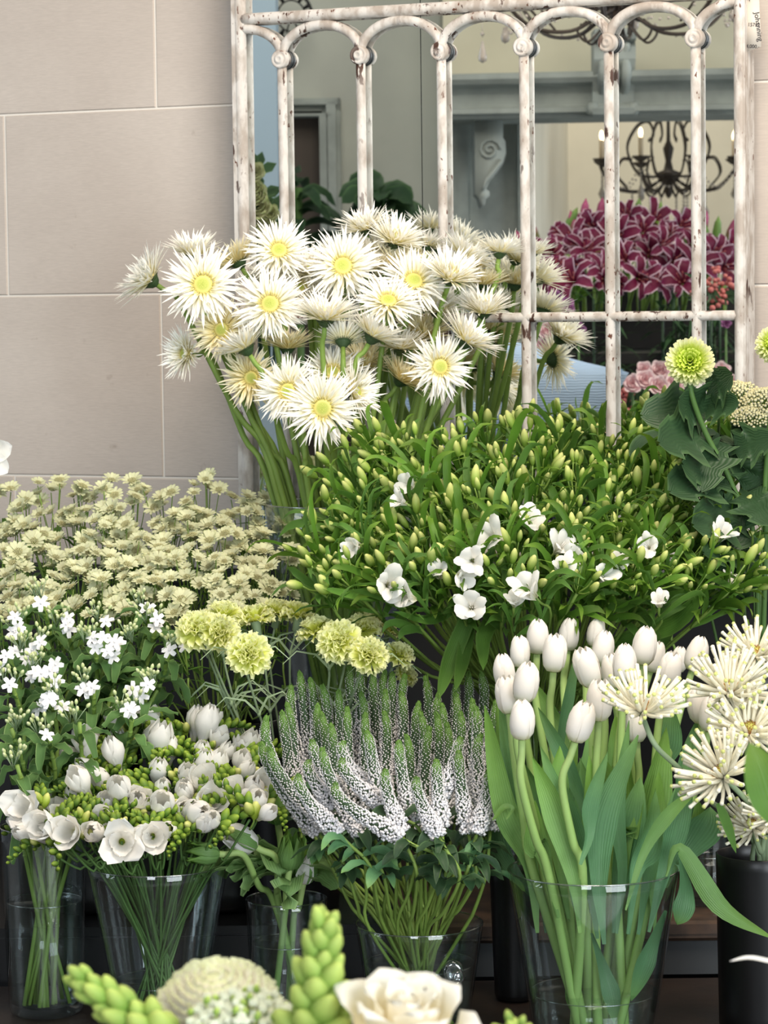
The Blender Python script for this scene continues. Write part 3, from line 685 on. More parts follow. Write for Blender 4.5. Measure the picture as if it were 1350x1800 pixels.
# ================================================================== astrantia
def ast_bloom(seed):
    global RN
    RN = random.Random(seed); mb = MB(); n = 15; R = .0205
    cupn = U(.25, .6)
    for k in range(n):
        a = 2*pi*k/n+U(-.08, .08); d = V((cos(a), sin(a), 0)); e = cupn+U(-.12, .12); L = R*U(.9, 1.08)
        mb.blade([d*.002+UP*-.001, d*(L*.5*cos(e))+UP*L*.5*sin(e), d*(L*.85*cos(e*.9))+UP*L*.85*sin(e*.9), d*(L*1.05*cos(e*.8))+UP*L*1.05*sin(e*.8)], .0040, UP, lambda t: (.5+.8*t if t < .6 else (1-t)*2.4), cup=.3, nw=2, mi=0)
    for k in range(46):
        r = .0098*math.sqrt((k+.5)/46); a = k*2.4; z = .0068-.3*r
        b = V((r*cos(a)*.3, r*sin(a)*.3, 0)); p = V((r*cos(a), r*sin(a), z))
        mb.octa(p, .00125, 1, rnd=U(0, 1), t=U(0, .8))
        if k % 2: mb.tube([b, p], .0003, 3, 1, False)
    return mb.mesh('astrantia_bloom', [M['ast_bract'], M['ast_dot']])
AB = [ast_bloom(s) for s in range(20, 25)]
RN = random.Random(31)
def ast_top(px):   # outline of the upper edge of the mass
    return 858 - 30*math.exp(-((px-165)/60)**2) - 16*math.exp(-((px-345)/28)**2) + (14 if px > 400 else 0)
cells = []
for r in range(7):
    for k in range(11):
        px = 8+k*46+(r % 2)*23+U(-13, 13); s = (r+.5+U(-.35, .35))/7
        if px > 505 or (r == 6 and 260 < px < 300): continue
        py = ast_top(px)+s**.9*(1085-ast_top(px))
        cells.append((px, py, 4.86-.46*s, r, k))
LAB_AST = ('pale green-white astrantia spray at the back of the left mass against the wall', 'pale green-white astrantia spray in the middle of the left mass', 'pale green-white astrantia spray at the lower front edge of the left mass')
for px, py, Y, r_, k_ in cells:
    c = at(px, py, Y); vs = V_ast[0] if px < 255 else V_ast[1]
    z = 0 if py < 905 else (1 if py < 1000 else 2)
    t = thing('astrantia_spray', 'pale green-white astrantia spray, %s row from the wall, %s from the left' % (ORD[r_], ORD[k_]), 'flower', (vs['c'].x, vs['c'].y, vs['z0']), ('astrantia along the wall', 'astrantia in the middle', 'astrantia at the front edge')[z])
    root = c + V((U(-.01, .01), .02, -.11)); mb = MB(); mb.tube(stem_pts(vs, root, (0, 0, 1), k=.05, n=3), .0017, 5)
    nb = RN.choice((4, 5, 6)); heads = []
    for k in range(nb):
        q = c + V((U(-.030, .030), U(-.03, .03), U(-.022, .022)))
        if k == 0: q = c
        d = V((U(-.6, .6)+(px-250)*.0008, -U(.2, 1.0), 1)).normalized(); heads.append((q, d))
        mb.tube(crom([root+V((0, 0, .02*k/nb)), root.lerp(q, .5)+V((0, 0, -.008)), q-d*.004], 3), .0009, 4)
    part('stem', mb.mesh('astrantia_stem', M['stem']), t)
    for q, d in heads: part('bloom', RN.choice(AB), t, pose(q, d, sc=U(.62, 1.05)))
    mb = MB()
    for k in range(7):
        a = U(0, 6.28); b = root+V((0, 0, U(-.06, .07))); d = V((cos(a), sin(a), U(.2, .9))).normalized(); L = U(.03, .06)
        mb.blade([b, b+d*L*.5, b+d*L+V((0, 0, -.01))], .007, UP, nw=2)
    part('leaves', mb.mesh('astrantia_leaves', M['leaf']), t)

# ================================================================== alstroemeria
def als_leaves(seed):
    global RN
    RN = random.Random(seed); mb = MB()
    for k in range(8):
        a = 2*pi*k/8+U(-.4, .4); d = V((cos(a), sin(a), 0)); L = U(.040, .088); up = U(.6, 2.3); b = UP*U(-.035, .015)
        hint = (UP*U(.2, 1)+d*U(-.6, .3)+V((-d.y, d.x, 0))*U(-.8, .8)).normalized()
        s = V((-d.y, d.x, 0))*U(-.02, .02)
        mb.blade([b, b+d*L*.25+UP*L*.3*up, b+d*L*.5+UP*L*.52*up+s*.4, b+d*L*.72+UP*L*.62*up+s*.8, b+d*L+UP*L*.6*up+s], U(.0040, .0074), hint, lambda t: sin(pi*min(1, .08+t*.92))**.8, cup=.35, nw=2, wave=.15, sm=2)
    return mb.mesh('alstroemeria_leaves', M['leaf_bright'] if seed % 2 else M['leaf'])
def als_buds(seed):
    global RN
    RN = random.Random(seed); mb = MB()
    for k in range(5):
        a = 2*pi*k/5+U(-.4, .4); d = V((cos(a), sin(a), 0)); s = U(.55, 1.15)
        e = d*U(.008, .026)+UP*U(.012, .036); dr = (d*U(.1, .7)+UP).normalized()
        mb.tube(crom([V((0, 0, 0)), e*.5+d*.003, e], 3), .0012, 4, 1)
        mb.bud(e, dr, .026*s, .0056*s, 0, 7, ridge=3, rd=.08)
    return mb.mesh('alstroemeria_buds', [M['alst_bud'], M['stem']])
def als_open(seed):
    global RN
    RN = random.Random(seed); mb = MB()
    for k in range(6):
        a = pi/3*k+U(-.1, .1); d = V((cos(a), sin(a), 0)); L = U(.034, .044); o = U(.3, .55); w = .0115 if k % 2 else .0075
        mb.blade([d*.001, d*L*.22*o+UP*L*.42, d*L*.55*o+UP*L*.75, d*L*.95*o+UP*L*.92, d*L*1.25*o+UP*L*.95], w, (UP-d*.8).normalized(), lambda t: sin(pi*min(1, .06+.88*t))**.75+.02, cup=-.3, nw=4, wave=.06)
    for k in range(5): mb.tube([V((0, 0, .004)), V((U(-.006, .006), U(-.006, .006), .026))], .0005, 4)
    mb.tube([V((0, 0, -.02)), V((0, 0, .004))], [.001, .002], 5, 1)
    return mb.mesh('alstroemeria_bloom', [M['cream_petal2'], M['alst_bud']])
AL = [als_leaves(s) for s in range(40, 48)]; ABd = [als_buds(s) for s in range(50, 56)]; AO = [als_open(s) for s in range(60, 63)]
RN = random.Random(71)
def als_bounds(py):   # left and right outline of the bouquet
    s = (py-750)/320
    return (690-130*sin(min(1, max(0, s*1.25))*pi/2), 1215+90*sin(min(1, max(0, s*1.2))*pi/2))
als = []
rows = (792, 816, 842, 872, 904, 938, 972, 1004, 1034)
for r, y in enumerate(rows):
    a, b = als_bounds(y); n = int((b-a)/66)
    for k in range(n+1):
        px = a+(b-a)*(k+.5*(r % 2))/(n+.5)+U(-14, 14); py = y+U(-13, 13) + (26*((px-640)/-100) if px < 700 and r < 3 else 0)
        als.append((px, py, 4.66-.44*(py-750)/300 - .05*(1-abs(px-930)/380), r, k))
LAB_ALS = ('unopened alstroemeria stem with yellow-green buds in the back rows of the green bouquet', 'unopened alstroemeria stem with pale buds in the middle of the green bouquet', 'alstroemeria stem of long leaves and cream buds at the front edge of the green bouquet')
OPEN = [(868, 945, 4.24), (830, 985, 4.2), (828, 1068, 4.2), (682, 1028, 4.22), (716, 1050, 4.22), (930, 915, 4.3), (985, 962, 4.26), (932, 1040, 4.16), (905, 1052, 4.18), (1010, 980, 4.24), (1265, 940, 4.32), (1160, 1052, 4.2), (1060, 1010, 4.22), (1282, 1020, 4.3), (716, 850, 4.4), (1085, 990, 4.24), (700, 880, 4.36), (815, 1015, 4.2), (1140, 960, 4.26), (990, 1000, 4.22), (770, 1002, 4.22), (620, 962, 4.3)]
for px, py, Y, r_, k_ in als:
    c = at(px, py, Y); out = V((px-930, 0, 0))*.0024
    lean = (V((out.x, 0, 0)) + V((U(-.25, .25), -max(0, (py-850)/240)+U(-.2, .2), 1))).normalized()
    z = 0 if py < 840 else (1 if py < 960 else 2)
    t = thing('alstroemeria', 'alstroemeria stem with yellow-green buds, %s row from the back, %s from the left' % (ORD[r_], ORD[k_]), 'flower', (V_als['c'].x, V_als['c'].y, V_als['z0']), ('alstroemeria at the back', 'alstroemeria in the middle', 'alstroemeria at the front')[z])
    mb = MB(); mb.tube(stem_pts(V_als, c, lean, k=.09, n=4), .0026, 6)
    part('stem', mb.mesh('alstroemeria_stem', M['stem']), t)
    sc = U(.8, 1.15); part('leaves', RN.choice(AL), t, pose(c-lean*.012, lean, sc=sc)); part('buds', RN.choice(ABd), t, pose(c, lean, sc=U(.9, 1.35)))
    if U(0, 1) < .7: part('leaves', RN.choice(AL), t, pose(c-lean*.06, lean, sc=sc*1.05))
LO = {0: 'white open alstroemeria at the middle of the green bouquet, broad petal upright', 2: 'white open alstroemeria lowest in the front, above the tulips', 10: 'white open alstroemeria at the right edge of the green bouquet', 3: 'white open alstroemeria low at the left of the green bouquet', 7: 'white open alstroemeria hanging down left of the tulip tops'}
for i, (px, py, Y) in enumerate(OPEN):
    c = at(px, py, Y-.03); out = (px-930)*.002; f = V((out+U(-.7, .7), -1, U(-.1, 1.1))).normalized()
    lab = LO.get(i) or 'small cream-white alstroemeria bloom among green buds, %s from the left' % ORD[sorted(q for j, q in enumerate(OPEN) if j not in LO).index(OPEN[i])]
    t = thing('alstroemeria', lab, 'flower', (V_als['c'].x, V_als['c'].y, V_als['z0']), 'alstroemeria with an open bloom' if i in LO else 'alstroemeria just opening')
    mb = MB(); mb.tube(stem_pts(V_als, c-f*.02, f, k=.05, n=4), .0022, 6); part('stem', mb.mesh('alstroemeria_stem', M['stem']), t)
    part('bloom', AO[i % 3], t, pose(c-f*.02, f, sc=U(1.0, 1.2) if i < 8 else U(.7, 1.0))); part('leaves', RN.choice(AL), t, pose(c-f*.04, V((out, -.3, 1)), sc=.9))
RN = random.Random(72)
# long curling lower leaves under the bouquet
for i, (path, w) in enumerate(sorted([([(760, 1010), (660, 1050), (565, 1035)], 14), ([(840, 1040), (760, 1090), (690, 1075)], 10), ([(860, 1000), (795, 1150), (770, 1230)], 16), ([(830, 1060), (815, 1150), (800, 1215)], 13),
        ([(1080, 1130), (1180, 1100), (1238, 1040)], 20), ([(1020, 1030), (1090, 1068), (1135, 1055)], 14), ([(990, 1030), (955, 1090), (905, 1120)], 10), ([(1180, 1110), (1160, 1150), (1240, 1158)], 10), ([(1105, 1060), (1150, 1120), (1120, 1160)], 12), ([(940, 1040), (1000, 1090), (1015, 1130)], 12), ([(900, 1060), (855, 1110), (850, 1180)], 16), ([(1200, 960), (1240, 1010), (1300, 1040)], 12)], key=lambda q: q[0][-1][0])):
    pts = crom([at(x, y, 4.30-.06*k) for k, (x, y) in enumerate(path)], 5)
    t = thing('alstroemeria', 'long alstroemeria leaf curling out under the green bouquet, %s from the left' % ORD[i], 'foliage', (V_als['c'].x, V_als['c'].y, V_als['z0']), 'long leaves under the alstroemeria')
    mb = MB(); mb.blade(pts, w*4.3/5000, V((U(-.4, .4), -.8, U(.2, .8))), cup=.3, nw=4, wave=.1); part('leaf', mb.mesh('long_leaf', M['leaf']), t)
    mb = MB(); mb.tube(stem_pts(V_als, pts[0], (0, 0, 1), k=.04, n=4), .0022, 6); part('stem', mb.mesh('alstroemeria_stem', M['stem']), t)
# ================================================================== veronica spikes
VER = [  # tip px,py  base px,py  depth, label (front ones)
 (462,1257,548,1462,4.02,'leftmost white veronica spike, its green tip highest above the freesias'),(463,1303,560,1466,3.98,'veronica spike left of the second, tip just above the cream freesia'),(476,1313,592,1466,3.96,'long curved veronica spike low on the left, tip bending upright'),
 (523,1361,597,1467,3.90,'short bright white veronica spike low on the left'),(539,1335,590,1420,3.95,'veronica spike with dark green tip behind the bright white one'),(549,1300,600,1400,4.02,'veronica spike with hooked tip left of centre'),
 (568,1313,634,1468,3.92,'bright veronica spike with double green tip left of centre'),(586,1376,707,1474,3.86,'most slanting bright white veronica spike at the lower front'),(598,1332,680,1420,3.92,'slanting veronica spike above the most slanting one'),
 (598,1302,640,1385,3.98,'veronica spike with a short pale green tip near the centre'),(649,1283,676,1425,3.95,'upright veronica spike at the centre with narrow green tip'),(675,1351,706,1464,3.88,'veronica spike with bent dark tip above the lower front end of the slanting one'),
 (701,1300,724,1450,3.94,'veronica spike right of centre with two close green tips'),(730,1365,772,1472,3.86,'bright white veronica spike low right of centre'),(767,1334,776,1455,3.89,'veronica spike with large dark green tip low on the right'),
 (806,1295,776,1400,3.94,'veronica spike bending right with a split green tip'),(806,1318,824,1466,3.92,'veronica spike standing in front of the tulips group edge, lower right'),(859,1354,838,1466,3.90,'low veronica spike at the right leaning toward the tulips'),
 (868,1370,862,1460,3.93,'rightmost low veronica spike beside the tulip leaves'),(839,1242,838,1400,4.02,'tall veronica spike with rounded green tip on the right'),(838,1290,846,1420,3.97,'veronica spike under the rounded-tip one on the right')]
BACK = [(530,1180),(551,1190),(573,1203),(510,1204),(511,1234),(614,1170),(633,1172),(641,1215),(677,1211),(680,1249),(641,1252),(672,1176),(689,1180),(709,1215),(730,1232),(706,1184),(753,1187),(767,1218),(772,1252),(750,1276),(804,1215),(825,1180),(852,1180),(832,1227),(801,1193),(557,1235),(499,1248),(610,1242),(597,1211),(655,1180),(780,1235),(720,1290),(790,1270),(870,1230),(812,1250),(585,1270),(745,1250),(570,1250)]
for x, y in BACK:
    bx = x + (700-x)*.12 + U(-8, 8); VER.append((x, y, bx, y+U(160, 200), 4.04+(1290-y)*.0018, None))
def vback(x, y):
    z = lambda q: 0 if q < 1205 else (1 if q < 1243 else 2)
    row = sorted(q for q in BACK if z(q[1]) == z(y)); return 'white veronica spike in the %s row, tip %s from the left' % (('rearmost', 'second rear', 'third rear')[z(y)], ORD[row.index((x, y))])
for i, (tx, ty, bx, by, Y, lab) in enumerate(VER):
    tip, base = at(tx, ty, Y+.02), at(bx, by, Y)
    L = (tip-base).length; mb = MB()
    side = V((tip.x-base.x, 0, 0))
    p1 = base.lerp(tip, .5) + side*.16 - UP*L*.02
    path = crom([base, base.lerp(p1, .55), p1, p1.lerp(tip, .6)+side*.08, tip+V((U(-.006, .006), 0, 0))], 6)
    N = len(path)-1; R = .0108 if lab else .0098
    prof = lambda t: R*(.35+.35*min(1, t*6) if t < .12 else .78-.12*t) if t < .8 else R*(.70-.55*((t-.8)/.2)**2.2)
    mb2 = MB(); mb2.tube(path, [prof(k/N) for k in range(N+1)], 8, 0)
    for k in range(6):   # tuft of narrow bracts at the tip
        a = k*1.05; d = V((cos(a), sin(a), 0)); b = path[-3]+d*R*.35
        mb2.blade([b, b.lerp(path[-1], .6)+d*R*.42, path[-1]+d*R*.25+V((U(-.003, .003), 0, U(-.002, .003)))], .003, d, lambda t: 1-.9*t, nw=1, cup=0)
        for q in range(-9, 0): mb2.c[q] = (1, 0, .5) if q >= -len(mb2.c) else mb2.c[q]
    n = 680 if lab else 460
    for k in range(n):
        t = (k+.5)/n; t = t**1.12*.93; q = t*N; j = min(N-1, int(q)); p = path[j].lerp(path[j+1], q-j)
        T = (path[j+1]-path[j]).normalized(); x, y, _ = frame_of(T); a = k*2.39996+U(-.3, .3)
        open_ = max(0, 1-t*1.75); d = x*cos(a)+y*sin(a)
        out = prof(t)+ (.0062*open_*U(.1, 1.25)) + .0002
        s = (.00115 if t > .7 else .0014+.0016*open_)*(1-.45*max(0, t-.6)/.4)*U(.8, 1.15)
        mb.octa(p+d*out+T*.001, s*(1 if t < .85 else .6), 0, rnd=U(0, 1))
    t = thing('veronica', lab or vback(tx, ty), 'flower', (V_ver['c'].x, V_ver['c'].y, V_ver['z0']), 'front veronica spikes' if lab else 'veronica spikes in the back rows')
    sp = part('spike', mb2.mesh('veronica_core', M['ver_core']), t); part('florets', mb.mesh('veronica_florets', M['ver_dot']), sp)
    f = (path[1]-path[0]).normalized()
    pts = stem_pts(V_ver, base, f, k=.06, n=5, bow=.6); mb = MB(); mb.tube(pts, .0026, 6)
    part('stem', mb.mesh('veronica_stem', M['stem']), t)
    mb = MB()
    for k in range(5 if lab else 3):
        j = len(pts)-2-int(k*1.7); j = max(8, j); p = pts[j]; a = U(0, 6.28); d = V((cos(a), sin(a)-.5, U(-.3, .5))).normalized(); L2 = U(.035, .06)
        mb.blade([p, p+d*L2*.4+UP*.006, p+d*L2*.75, p+d*L2-UP*L2*U(.1, .4)], U(.006, .010), UP+V((U(-.5, .5), U(-1, 0), 0)), cup=.25, nw=4, wave=.1, sm=3)
    part('leaves', mb.mesh('veronica_leaves', M['leaf_dark'] if i % 3 else M['leaf_blue']), t)

# ================================================================== freesias
def fre_bloom(seed, openness):
    global RN
    RN = random.Random(seed); mb = MB(); s = 1.0
    rz0 = [(.003, -.014), (.0045, -.005), (.009, .004), (.0125, .013), (.012+.006*openness, .022), (.0045+.020*openness, .034-.008*openness)]
    for ring in (1, 0):
        for k in range(3):
            a = 2*pi*k/3+ring*pi/3+U(-.1, .1)
            mb.cup(a, 1.15, [(r*((.86-.35*openness*(j/5)**2) if ring == 0 else 1.0), h*(1 if ring else .97)) for j, (r, h) in enumerate(rz0)], wp=lambda t: .55+.5*sin(pi*min(1, t*.9))**.6 if t < .8 else (1-t)*2.6+.28, ruf=.0012*openness, nw=6)
    mb.tube([V((0, 0, -.024)), V((0, 0, -.012))], [.0016, .0028], 6, 1)
    return mb.mesh('freesia_bloom', [M['cream_petal2'], M['fre_bud']])
FB = [fre_bloom(s, o) for s, o in ((80, 0), (81, .15), (82, .9), (83, .05), (84, .5), (85, .7))]
def fre_buds(seed, n=10):
    """the comb of buds along an arched rachis, growing smaller to the tip"""
    global RN
    RN = random.Random(seed); mb = MB(); path = crom([(0, 0, -.02), (0, 0, 0), (.02, 0, .012), (.045, U(-.004, .004), .014), (.066, U(-.01, .01), .010)], 4)
    mb.tube(path, [.0016-.0009*k/(len(path)-1) for k in range(len(path))], 5, 2)
    for k in range(n):
        q = 3.6+(len(path)-4.8)*k/(n-1); j = int(q); p = V(path[j]).lerp(V(path[min(j+1, len(path)-1)]), q-j); s = 1-.62*k/n
        d = V((.35+.4*k/n, (1 if k % 2 else -1)*.42, .85)).normalized()
        mb.bud(p, d, .027*s, .0076*s, 1 if k < 2 and seed % 2 else 0, 7, rnd=U(0, 1))
    return mb.mesh('freesia_buds', [M['fre_bud'], M['fre_big'], M['stem']])
FU = [fre_buds(s, n) for s, n in ((90, 10), (91, 9), (92, 11), (93, 8))]
RN = random.Random(101)
fre = []; FRK = {}
def fre_top(px): return 1270 + ((px-300)/190)**2*75 + (30 if px < 130 else 0)
def fre_bot(px): return 1492 - ((px-200)/240)**2*40
for r in range(7):
    for k in range(8):
        px = 60+k*55+(r % 2)*27+U(-11, 11)
        if px > 468: continue
        s = (r+.4+U(-.25, .25))/7; py = fre_top(px)+s*(fre_bot(px)-fre_top(px)); fre.append((px, py, 4.26-.32*s, s)); FRK[len(fre)-1] = (r, k)
UNIQ = {(268, 1470): ('open white freesia at the front rim, right of the lowest one', 5), (214, 1480): ('open white freesia facing forward, lowest of the bouquet', 2), (88, 1452): ('large white freesia blooms drooping at the left front', 4),
        (55, 1425): ('white freesia bloom at the far left edge of the bouquet', 2), (366, 1415): ('round open white freesia on the right front', 5), (275, 1318): ('tall swollen white freesia at the top of the bouquet', 1), (358, 1292): ('narrow white freesia bloom at the upper right of the bouquet', 0), (155, 1325): ('white ruffled freesia at the upper left of the bouquet', 4),
        (205, 1340): ('round white freesia bloom beside green buds, upper left', 3), (350, 1380): ('white freesia with a spread petal right of centre', 4), (148, 1385): ('egg-shaped white freesia bloom on the left', 1), (212, 1398): ('egg-shaped white freesia bloom in the middle', 3), (455, 1388): ('pale peach-cream freesia at the right end', 4),
        (340, 1435): ('closed white freesia bloom near the right front', 0), (285, 1420): ('white freesia bloom above the low open ones', 1), (128, 1462): ('white freesia bloom at the left front pointing down', 5)}
for (px, py), (lab, v) in UNIQ.items(): fre.append((px, py, 4.26-.34*min(1, (py-1270)/220)-.02, (lab, v)))
for i, (px, py, Y, s) in enumerate(fre):
    c = at(px, py, Y); uq = isinstance(s, tuple); lab = s[0] if uq else 'freesia with green buds and white blooms, %s row from the back, %s from the left' % (ORD[FRK[i][0]], ORD[FRK[i][1]])
    t = thing('freesia', lab, 'flower', (V_fre['c'].x, V_fre['c'].y, V_fre['z0']), 'freesias with notable blooms' if uq else ('freesias at the back' if s < .5 else 'freesias at the front'))
    out = (px-250)/220; sv = min(1, (py-1270)/220); f = V((out*.6+U(-.2, .2), -.15-.95*sv+U(-.15, .15), 1.05-.95*sv)).normalized()
    mb = MB(); mb.tube(stem_pts(V_fre, c-f*.012, V((f.x, f.y*.4, .8)), k=.035, n=4, bow=.7), .0019, 6); part('stem', mb.mesh('freesia_stem', M['stem_dark']), t)
    spin = U(0, 6.28)
    if uq:
        part('bloom', FB[s[1]], t, pose(c, f, sc=U(1.3, 1.5)))
        part('buds', FU[i % 4], t, pose(c-f*.035+UP*.012, (f*.2+UP), sc=.85))
    else:
        lift = (f+UP*1.1).normalized()
        part('buds', FU[i % 4], t, pose(c, lift, spin, sc=U(.85, 1.1)))
        for q in range(RN.choice((1, 1, 2))):
            a = spin+pi+U(-.9, .9); o = V((cos(a), sin(a), 0))*.014
            part('bloom', FB[RN.choice((0, 1, 3, 3, 4))], t, pose(c+o+UP*.004, (f+o*12+V((0, 0, .3))).normalized(), sc=U(.95, 1.3)))
        if U(0, 1) < .7: part('buds', FU[(i+1) % 4], t, pose(c+V((U(-.02, .02), U(-.02, .0), -.006)), lift, spin+U(1, 5), sc=U(.7, .95)))

# ================================================================== oxypetalum (white five-petalled stars)
def oxy_flower(seed):
    global RN
    RN = random.Random(seed); mb = MB()
    for k in range(5):
        a = 2*pi*k/5+U(-.1, .1); d = V((cos(a), sin(a), 0)); e = U(.0, .35)
        mb.blade([d*.0012, d*.005+UP*.0015, d*.009+UP*(.001+.003*e), d*.0128+UP*.004*e], .0037, UP, lambda t: .35+.7*sin(pi*min(1, t*.72+.08)), cup=.2, nw=2)
    mb.ball((0, 0, .0015), .002, n=6, m=3); mb.tube([V((0, 0, -.012)), V((0, 0, 0))], [.0007, .0016], 5, 1)
    return mb.mesh('oxypetalum_flower', [M['oxy_petal'], M['oxy_bud']])
def oxy_buds(seed):
    global RN
    RN = random.Random(seed); mb = MB()
    for k in range(6):
        a = U(0, 6.28); d = V((cos(a)*U(.2, .8), sin(a)*U(.2, .8), 1)).normalized(); L = U(.012, .028)
        mb.tube([V((0, 0, -.004)), d*L*.6, d*L], .0008, 4, 1); mb.bud(d*L, d, .0088, .003, 0, 6)
    return mb.mesh('oxypetalum_buds', [M['oxy_bud'], M['stem_grey']])
def oxy_leaves(seed, n=4):
    global RN
    RN = random.Random(seed); mb = MB()
    for k in range(n):
        a = 2*pi*k/n+U(-.4, .4); d = V((cos(a), sin(a), 0)); L = U(.035, .058); b = UP*U(-.05, 0)
        mb.blade([b, b+d*L*.3+UP*.012, b+d*L*.65+UP*.014, b+d*L+UP*U(-.012, .012)], U(.0065, .0095), UP+d*U(-.4, .4), lambda t: .25+.8*sin(pi*min(1, t*.9+.05))**.8, cup=.35, nw=4, wave=.22, sm=3)
    return mb.mesh('oxypetalum_leaves', M['oxy_leaf'])
OF = [oxy_flower(s) for s in (110, 111, 112)]; OB = [oxy_buds(s) for s in (113, 114)]; OL = [oxy_leaves(s) for s in (115, 116, 117)]
RN = random.Random(121)
M['woody'] = plant('woody_green_stem', (132, 146, 92), var=.3, trans=0)
OXS = [((35, 1100), 3, 'white-starred oxypetalum sprig at the upper left edge'), ((60, 1140), 4, 'oxypetalum sprig with a cluster of white stars near the left edge'), ((120, 1095), 3, 'oxypetalum sprig with a single white star above buds at the top left'), ((75, 1180), 6, 'oxypetalum sprig with the densest cluster of white stars'),
       ((170, 1135), 4, 'oxypetalum sprig with bright white stars at its centre'), ((210, 1130), 3, 'oxypetalum sprig with pale stars right of the centre one'), ((265, 1068), 2, 'topmost oxypetalum sprig beside the astrantia'), ((275, 1100), 2, 'oxypetalum sprig with one white star left of the carnations'),
       ((300, 1140), 2, 'rightmost oxypetalum sprig with one white star under the carnations'), ((165, 1205), 3, 'oxypetalum sprig with white stars facing down in the middle'), ((90, 1225), 4, 'oxypetalum sprig with two wide white stars above large leaves'), ((262, 1200), 3, 'oxypetalum sprig with pale buds above the freesias'),
       ((235, 1245), 2, 'low oxypetalum sprig with a star just above the freesias'), ((85, 1288), 1, 'lowest oxypetalum sprig with a single white star on dark leaves'), ((20, 1200), 1, 'oxypetalum sprig of buds at the left picture edge'), ((75, 1058), 1, 'small oxypetalum flower in front of the astrantia'),
       ((15, 1150), 2, 'oxypetalum sprig with stars cut by the left picture edge'), ((190, 1090), 1, 'oxypetalum sprig of green buds at the top middle'), ((20, 1280), 0, 'leafy oxypetalum sprig at the left edge without flowers'), ((140, 1270), 0, 'leafy oxypetalum sprig behind the freesias without flowers'), ((30, 1345), 0, 'low leafy oxypetalum sprig left of the freesias without flowers')]
for i, ((px, py), nf, lab) in enumerate(OXS):
    c = at(px, py, 4.36-.0012*(py-1060)); t = thing('oxypetalum', lab, 'flower', (V_oxy['c'].x, V_oxy['c'].y, V_oxy['z0']), 'white oxypetalum at the left')
    f = V(((px-130)*.002, -.35, 1)).normalized(); pts = stem_pts(V_oxy, c, f, k=.07, n=5, bow=.95)
    mb = MB(); mb.tube(pts, .0033, 6)
    for q in range(2, len(pts), 2): mb.ball(pts[q], .0042, n=6, m=4)
    part('stem', mb.mesh('oxypetalum_stem', M['stem']), t)
    for q in range(nf):
        p = c + V((U(-.026, .026), U(-.03, -.005), U(-.020, .018)))
        if q == 0: p = c + V((0, -.022, 0))
        part('bloom', OF[q % 3], t, pose(p, (U(-.6, .6), -1, U(.1, 1.1)), sc=U(.88, 1.12)))
    for q in range(2): part('buds', OB[q], t, pose(c+V((U(-.02, .02), U(-.012, .01), U(-.004, .01))), (U(-.3, .3), -.3, 1)))
    part('leaves', OL[i % 3], t, pose(c-f*.01, f)); part('leaves', OL[(i+1) % 3], t, pose(c-f*.05, f, sc=1.2)); part('leaves', OL[(i+2) % 3], t, pose(c-f*.10, f, sc=1.2))

# ================================================================== lime carnations
def carn(seed):
    global RN
    RN = random.Random(seed); mb = MB()
    for ring, (n, L, el) in enumerate(((9, .030, .15), (9, .030, .5), (8, .028, .8), (7, .026, 1.05), (6, .024, 1.3))):
        for k in range(n):
            a = 2*pi*(k+U(-.3, .3))/n; e = el+U(-.14, .14); d = V((cos(a), sin(a), 0)); dr = d*cos(e)+UP*sin(e); nn = (UP*cos(e)-d*sin(e))
            path = [dr*L*q + nn*(-.004*q*q if ring < 2 else .002*q)+UP*.004 for q in (.1, .4, .7, .88, 1.0)]
            i0 = len(mb.v); W = U(.011, .015); ph = U(0, 6); fr = U(2.2, 3.5)
            mb.blade(path, W, nn, lambda t: .2+.85*t, cup=0, nw=8)
            for q in range(len(path)):
                tt = q/(len(path)-1)
                for j in range(9):
                    v = V(mb.v[i0+q*9+j]); sft = nn*(.0048*tt**2*sin(j*fr/1.6+ph)) + (dr*(.0018*(1 if j % 2 else -1)) if q == 4 else V((0, 0, 0)))
                    mb.v[i0+q*9+j] = tuple(v+sft)
    mb2 = MB(); mb2.lathe((0, 0, -.022), UP, [(.002, 0), (.0062, .003), (.0068, .016), (.0085, .026)], 10)
    return mb.mesh('carnation_petals', M['carn']), mb2.mesh('carnation_calyx', M['stem_grey'])
CH = [carn(s) for s in (130, 131, 132)]
RN = random.Random(140)
